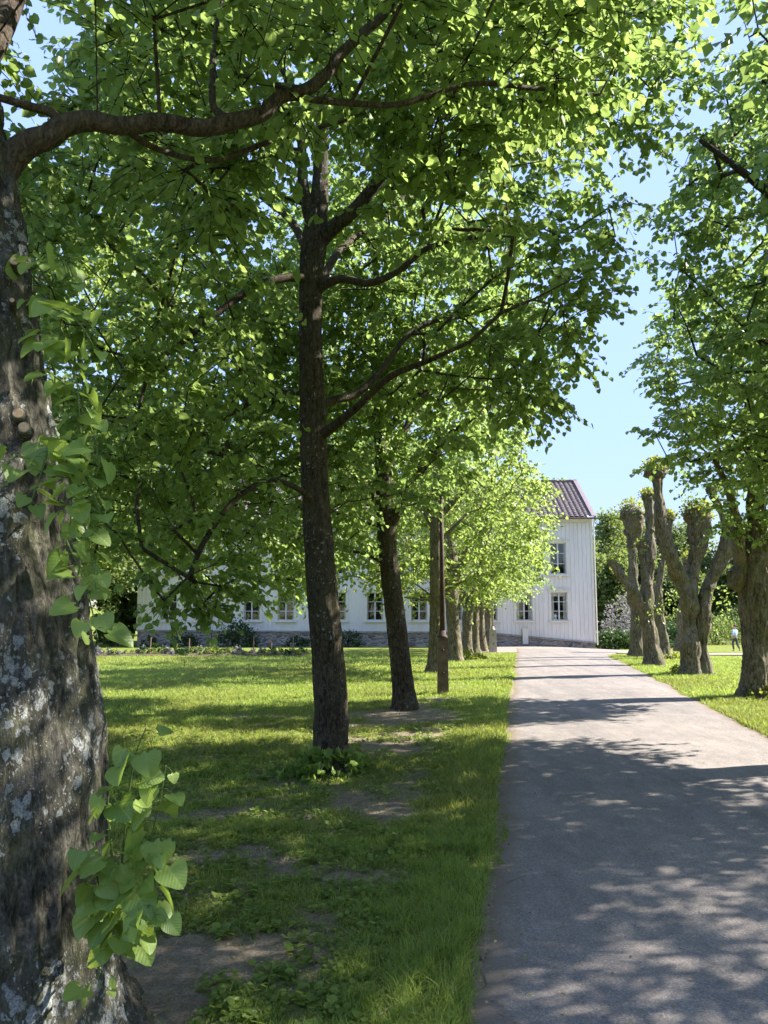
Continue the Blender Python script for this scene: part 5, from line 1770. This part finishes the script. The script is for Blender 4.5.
# =================================================================== GRASS, WEEDS AND LITTER
def grass():
    rg = np.random.default_rng(99)
    def blades(x, y, h, w, seed_dry=0.3):
        n = len(x)
        z = gz(x, y) - .004
        a = rg.uniform(0, 6.28, n)
        lean = rg.uniform(.1, 1.3, n) * h
        b = rg.uniform(0, 6.28, n)
        lx, ly = np.cos(b) * lean, np.sin(b) * lean
        wx, wy = np.cos(a) * w / 2, np.sin(a) * w / 2
        V = np.empty((n, 5, 3))
        V[:, 0] = np.stack([x - wx, y - wy, z], -1); V[:, 1] = np.stack([x + wx, y + wy, z], -1)
        mx, my, mz = x + lx * .35, y + ly * .35, z + h * .6
        V[:, 2] = np.stack([mx + wx * .8, my + wy * .8, mz], -1); V[:, 3] = np.stack([mx - wx * .8, my - wy * .8, mz], -1)
        V[:, 4] = np.stack([x + lx, y + ly, z + h * rg.uniform(.8, 1.0, n)], -1)
        return V
    allV, dry = [], []
    def patch(n, ys, xs, hmul, w, clump=.0, side=0):
        y = rg.uniform(*ys, n) if ys[0] > 12 else ys[0] + (ys[1] - ys[0]) * rg.uniform(0, 1, n) ** 1.25
        if side == 0:      # the strip left of the path, as wide as the view
            x0 = -0.56 * y - .6; x1 = UL + SL * y - .01
            x = x0 + (x1 - x0) * rg.uniform(0, 1, n)
        else:
            x0 = UR + SL * y + .02; x1 = .54 * y + 1
            x = x0 + (x1 - x0) * rg.uniform(0, 1, n)
        u = uof(x, y)
        el = edge_l(y) - u; er = u - edge_r(y)
        e = np.where(u < 1, el, er)
        g = grass_cover(x, y)
        tuft = vnoise(x * 9, y * 9, seed=61)
        m = (e > -.05 - .11 * (vnoise(x * 5, y * 5, seed=91) > .62)) & (rg.uniform(size=n) < np.clip(g * 1.15, .13, 1) * np.clip(tuft * 1.6, .3, 1))
        x, y, g, u, tuft, e = x[m], y[m], g[m], u[m], tuft[m], e[m]
        verge = np.exp(-((np.abs(e) - .25) / .35) ** 2)
        h = hmul * (.030 + .030 * g + .045 * tuft * g + .018 * verge * (y < 14) + .018 * verge) * rg.uniform(.55, 1.3, len(x))
        allV.append(blades(x, y, h, w * rg.uniform(.7, 1.3, len(x))))
        dr = fbm(x * .5, y * .5, seed=71, oct=2) + rg.normal(0, .12, len(x))
        dry.append(dr > .54)
    patch(150000, (2.2, 7.5), None, 1.0, .0055)
    patch(120000, (6.5, 14), None, 1.0, .010)
    patch(110000, (13, 24), None, 1.0, .012)
    patch(60000, (23, 36), None, 1.0, .018)
    patch(40000, (7, 16), None, 1.0, .010, side=1)
    patch(60000, (16, 34), None, .9, .014, side=1)
    V = np.concatenate(allV); d = np.concatenate(dry)
    n = len(V)
    base = (np.arange(n) * 5)[:, None]
    L = (base + np.array([0, 1, 2, 3, 3, 2, 4])[None, :]).reshape(-1)
    fn = np.tile([4, 3], n)
    me = np_mesh("grass", V.reshape(-1, 3), fn, L, False, matidx=np.repeat(d.astype(int), 2))
    me.materials.append(M['grass']); me.materials.append(M['grass_dry'])
    props(link_mesh("grass", me, None), kind='stuff')

    # broad-leaved weeds in rosettes
    n = 3800
    y = 2.6 + 10.5 * rg.uniform(0, 1, n) ** 1.5; x0 = -.56 * y - .4; x1 = UL + SL * y - .1
    x = x0 + (x1 - x0) * rg.uniform(0, 1, n)
    dens = fbm(x * .9, y * .9, seed=81, oct=2)
    g = grass_cover(x, y)
    m = (dens + .10 * g > .44) & (g > .02) & (x < UL + SL * y - .55)
    x, y = x[m], y[m]
    k = 9
    a = rg.uniform(0, 6.28, (len(x), k)); rr = rg.uniform(.01, .05, (len(x), k))
    P = np.stack([x[:, None] + np.cos(a) * rr, y[:, None] + np.sin(a) * rr, gz(x, y)[:, None] + rg.uniform(.008, .055, (len(x), k))], -1).reshape(-1, 3)
    el = rg.uniform(-.1, .7, a.shape)
    A = np.stack([np.cos(a), np.sin(a), el], -1).reshape(-1, 3)
    N = np.stack([-np.cos(a) * .4, -np.sin(a) * .4, np.ones_like(a)], -1).reshape(-1, 3) + rg.normal(0, .25, P.shape)
    S = np.repeat(rg.uniform(.022, .05, len(x)), k) * rg.uniform(.7, 1.2, len(P))
    props(link_mesh("weeds", leaves_mesh("weeds", P, A, N, S, LEAF_MID), M['leaf_near'] if False else M['leaf_b']), kind='stuff')

    # thin fallen twigs
    n = 420
    y = 2.6 + 9 * rg.uniform(0, 1, n) ** 1.4; x0 = -.56 * y - .3; x1 = UL + SL * y + .1
    x = x0 + (x1 - x0) * rg.uniform(0, 1, n)
    a = rg.uniform(0, 6.28, n); ln = rg.uniform(.05, .26, n)
    p0 = np.stack([x, y, gz(x, y) + .03], -1); d = np.stack([np.cos(a), np.sin(a), rg.uniform(-.04, .12, n)], -1) * ln[:, None]
    mid = p0 + d * .5 + rg.normal(0, .008, (n, 3))
    V_, L_ = thin_tubes(np.stack([p0, mid, p0 + d], 1), .0035, .0018)
    props(link_mesh("fallen_twigs", np_mesh("fallen_twigs", V_, 4, L_), m_plain("dead_twig", (.20, .14, .09), .9, .1)), kind='stuff')

    # fallen bud scales, old leaves, bits of bark and pebbles
    n = 16000
    y = 2.3 + 13 * rg.uniform(0, 1, n) ** 1.4; x0 = -.56 * y - .4; x1 = UR + SL * y + .3
    x = x0 + (x1 - x0) * rg.uniform(0, 1, n)
    u = uof(x, y)
    onp = (u > UL + .1) & (u < UR - .1)
    m = ~onp | (rg.uniform(size=n) < .10 + .8 * np.exp(-(u - UL) / .25) + .8 * np.exp(-(UR - u) / .3))
    x, y, onp, u = x[m], y[m], onp[m], u[m]
    zz = gz(x, y) + np.where(onp, .012 + .018 * sstep(np.minimum(u - UL, UR - u) / 1.2) + .005, .022)
    P = np.stack([x, y, zz], -1)
    A = rg.normal(0, 1, P.shape); A[:, 2] *= .15
    N = rg.normal(0, .25, P.shape) + [0, 0, 1]
    S = rg.uniform(.006, .030, len(x)) * rg.uniform(.6, 1, len(x))
    t = NT("dry_litter")
    geo = t.n("ShaderNodeNewGeometry")
    c = t.ramp(geo.outputs["Random Per Island"], [(0, (.09, .055, .03)), (.4, (.24, .17, .09)), (.75, (.36, .29, .16)), (1, (.20, .26, .06))])
    props(link_mesh("leaf_litter", leaves_mesh("leaf_litter", P, A, N, S, LEAF_LOW), t.done(t.bsdf(c, .85, .15))), kind='stuff')


grass()
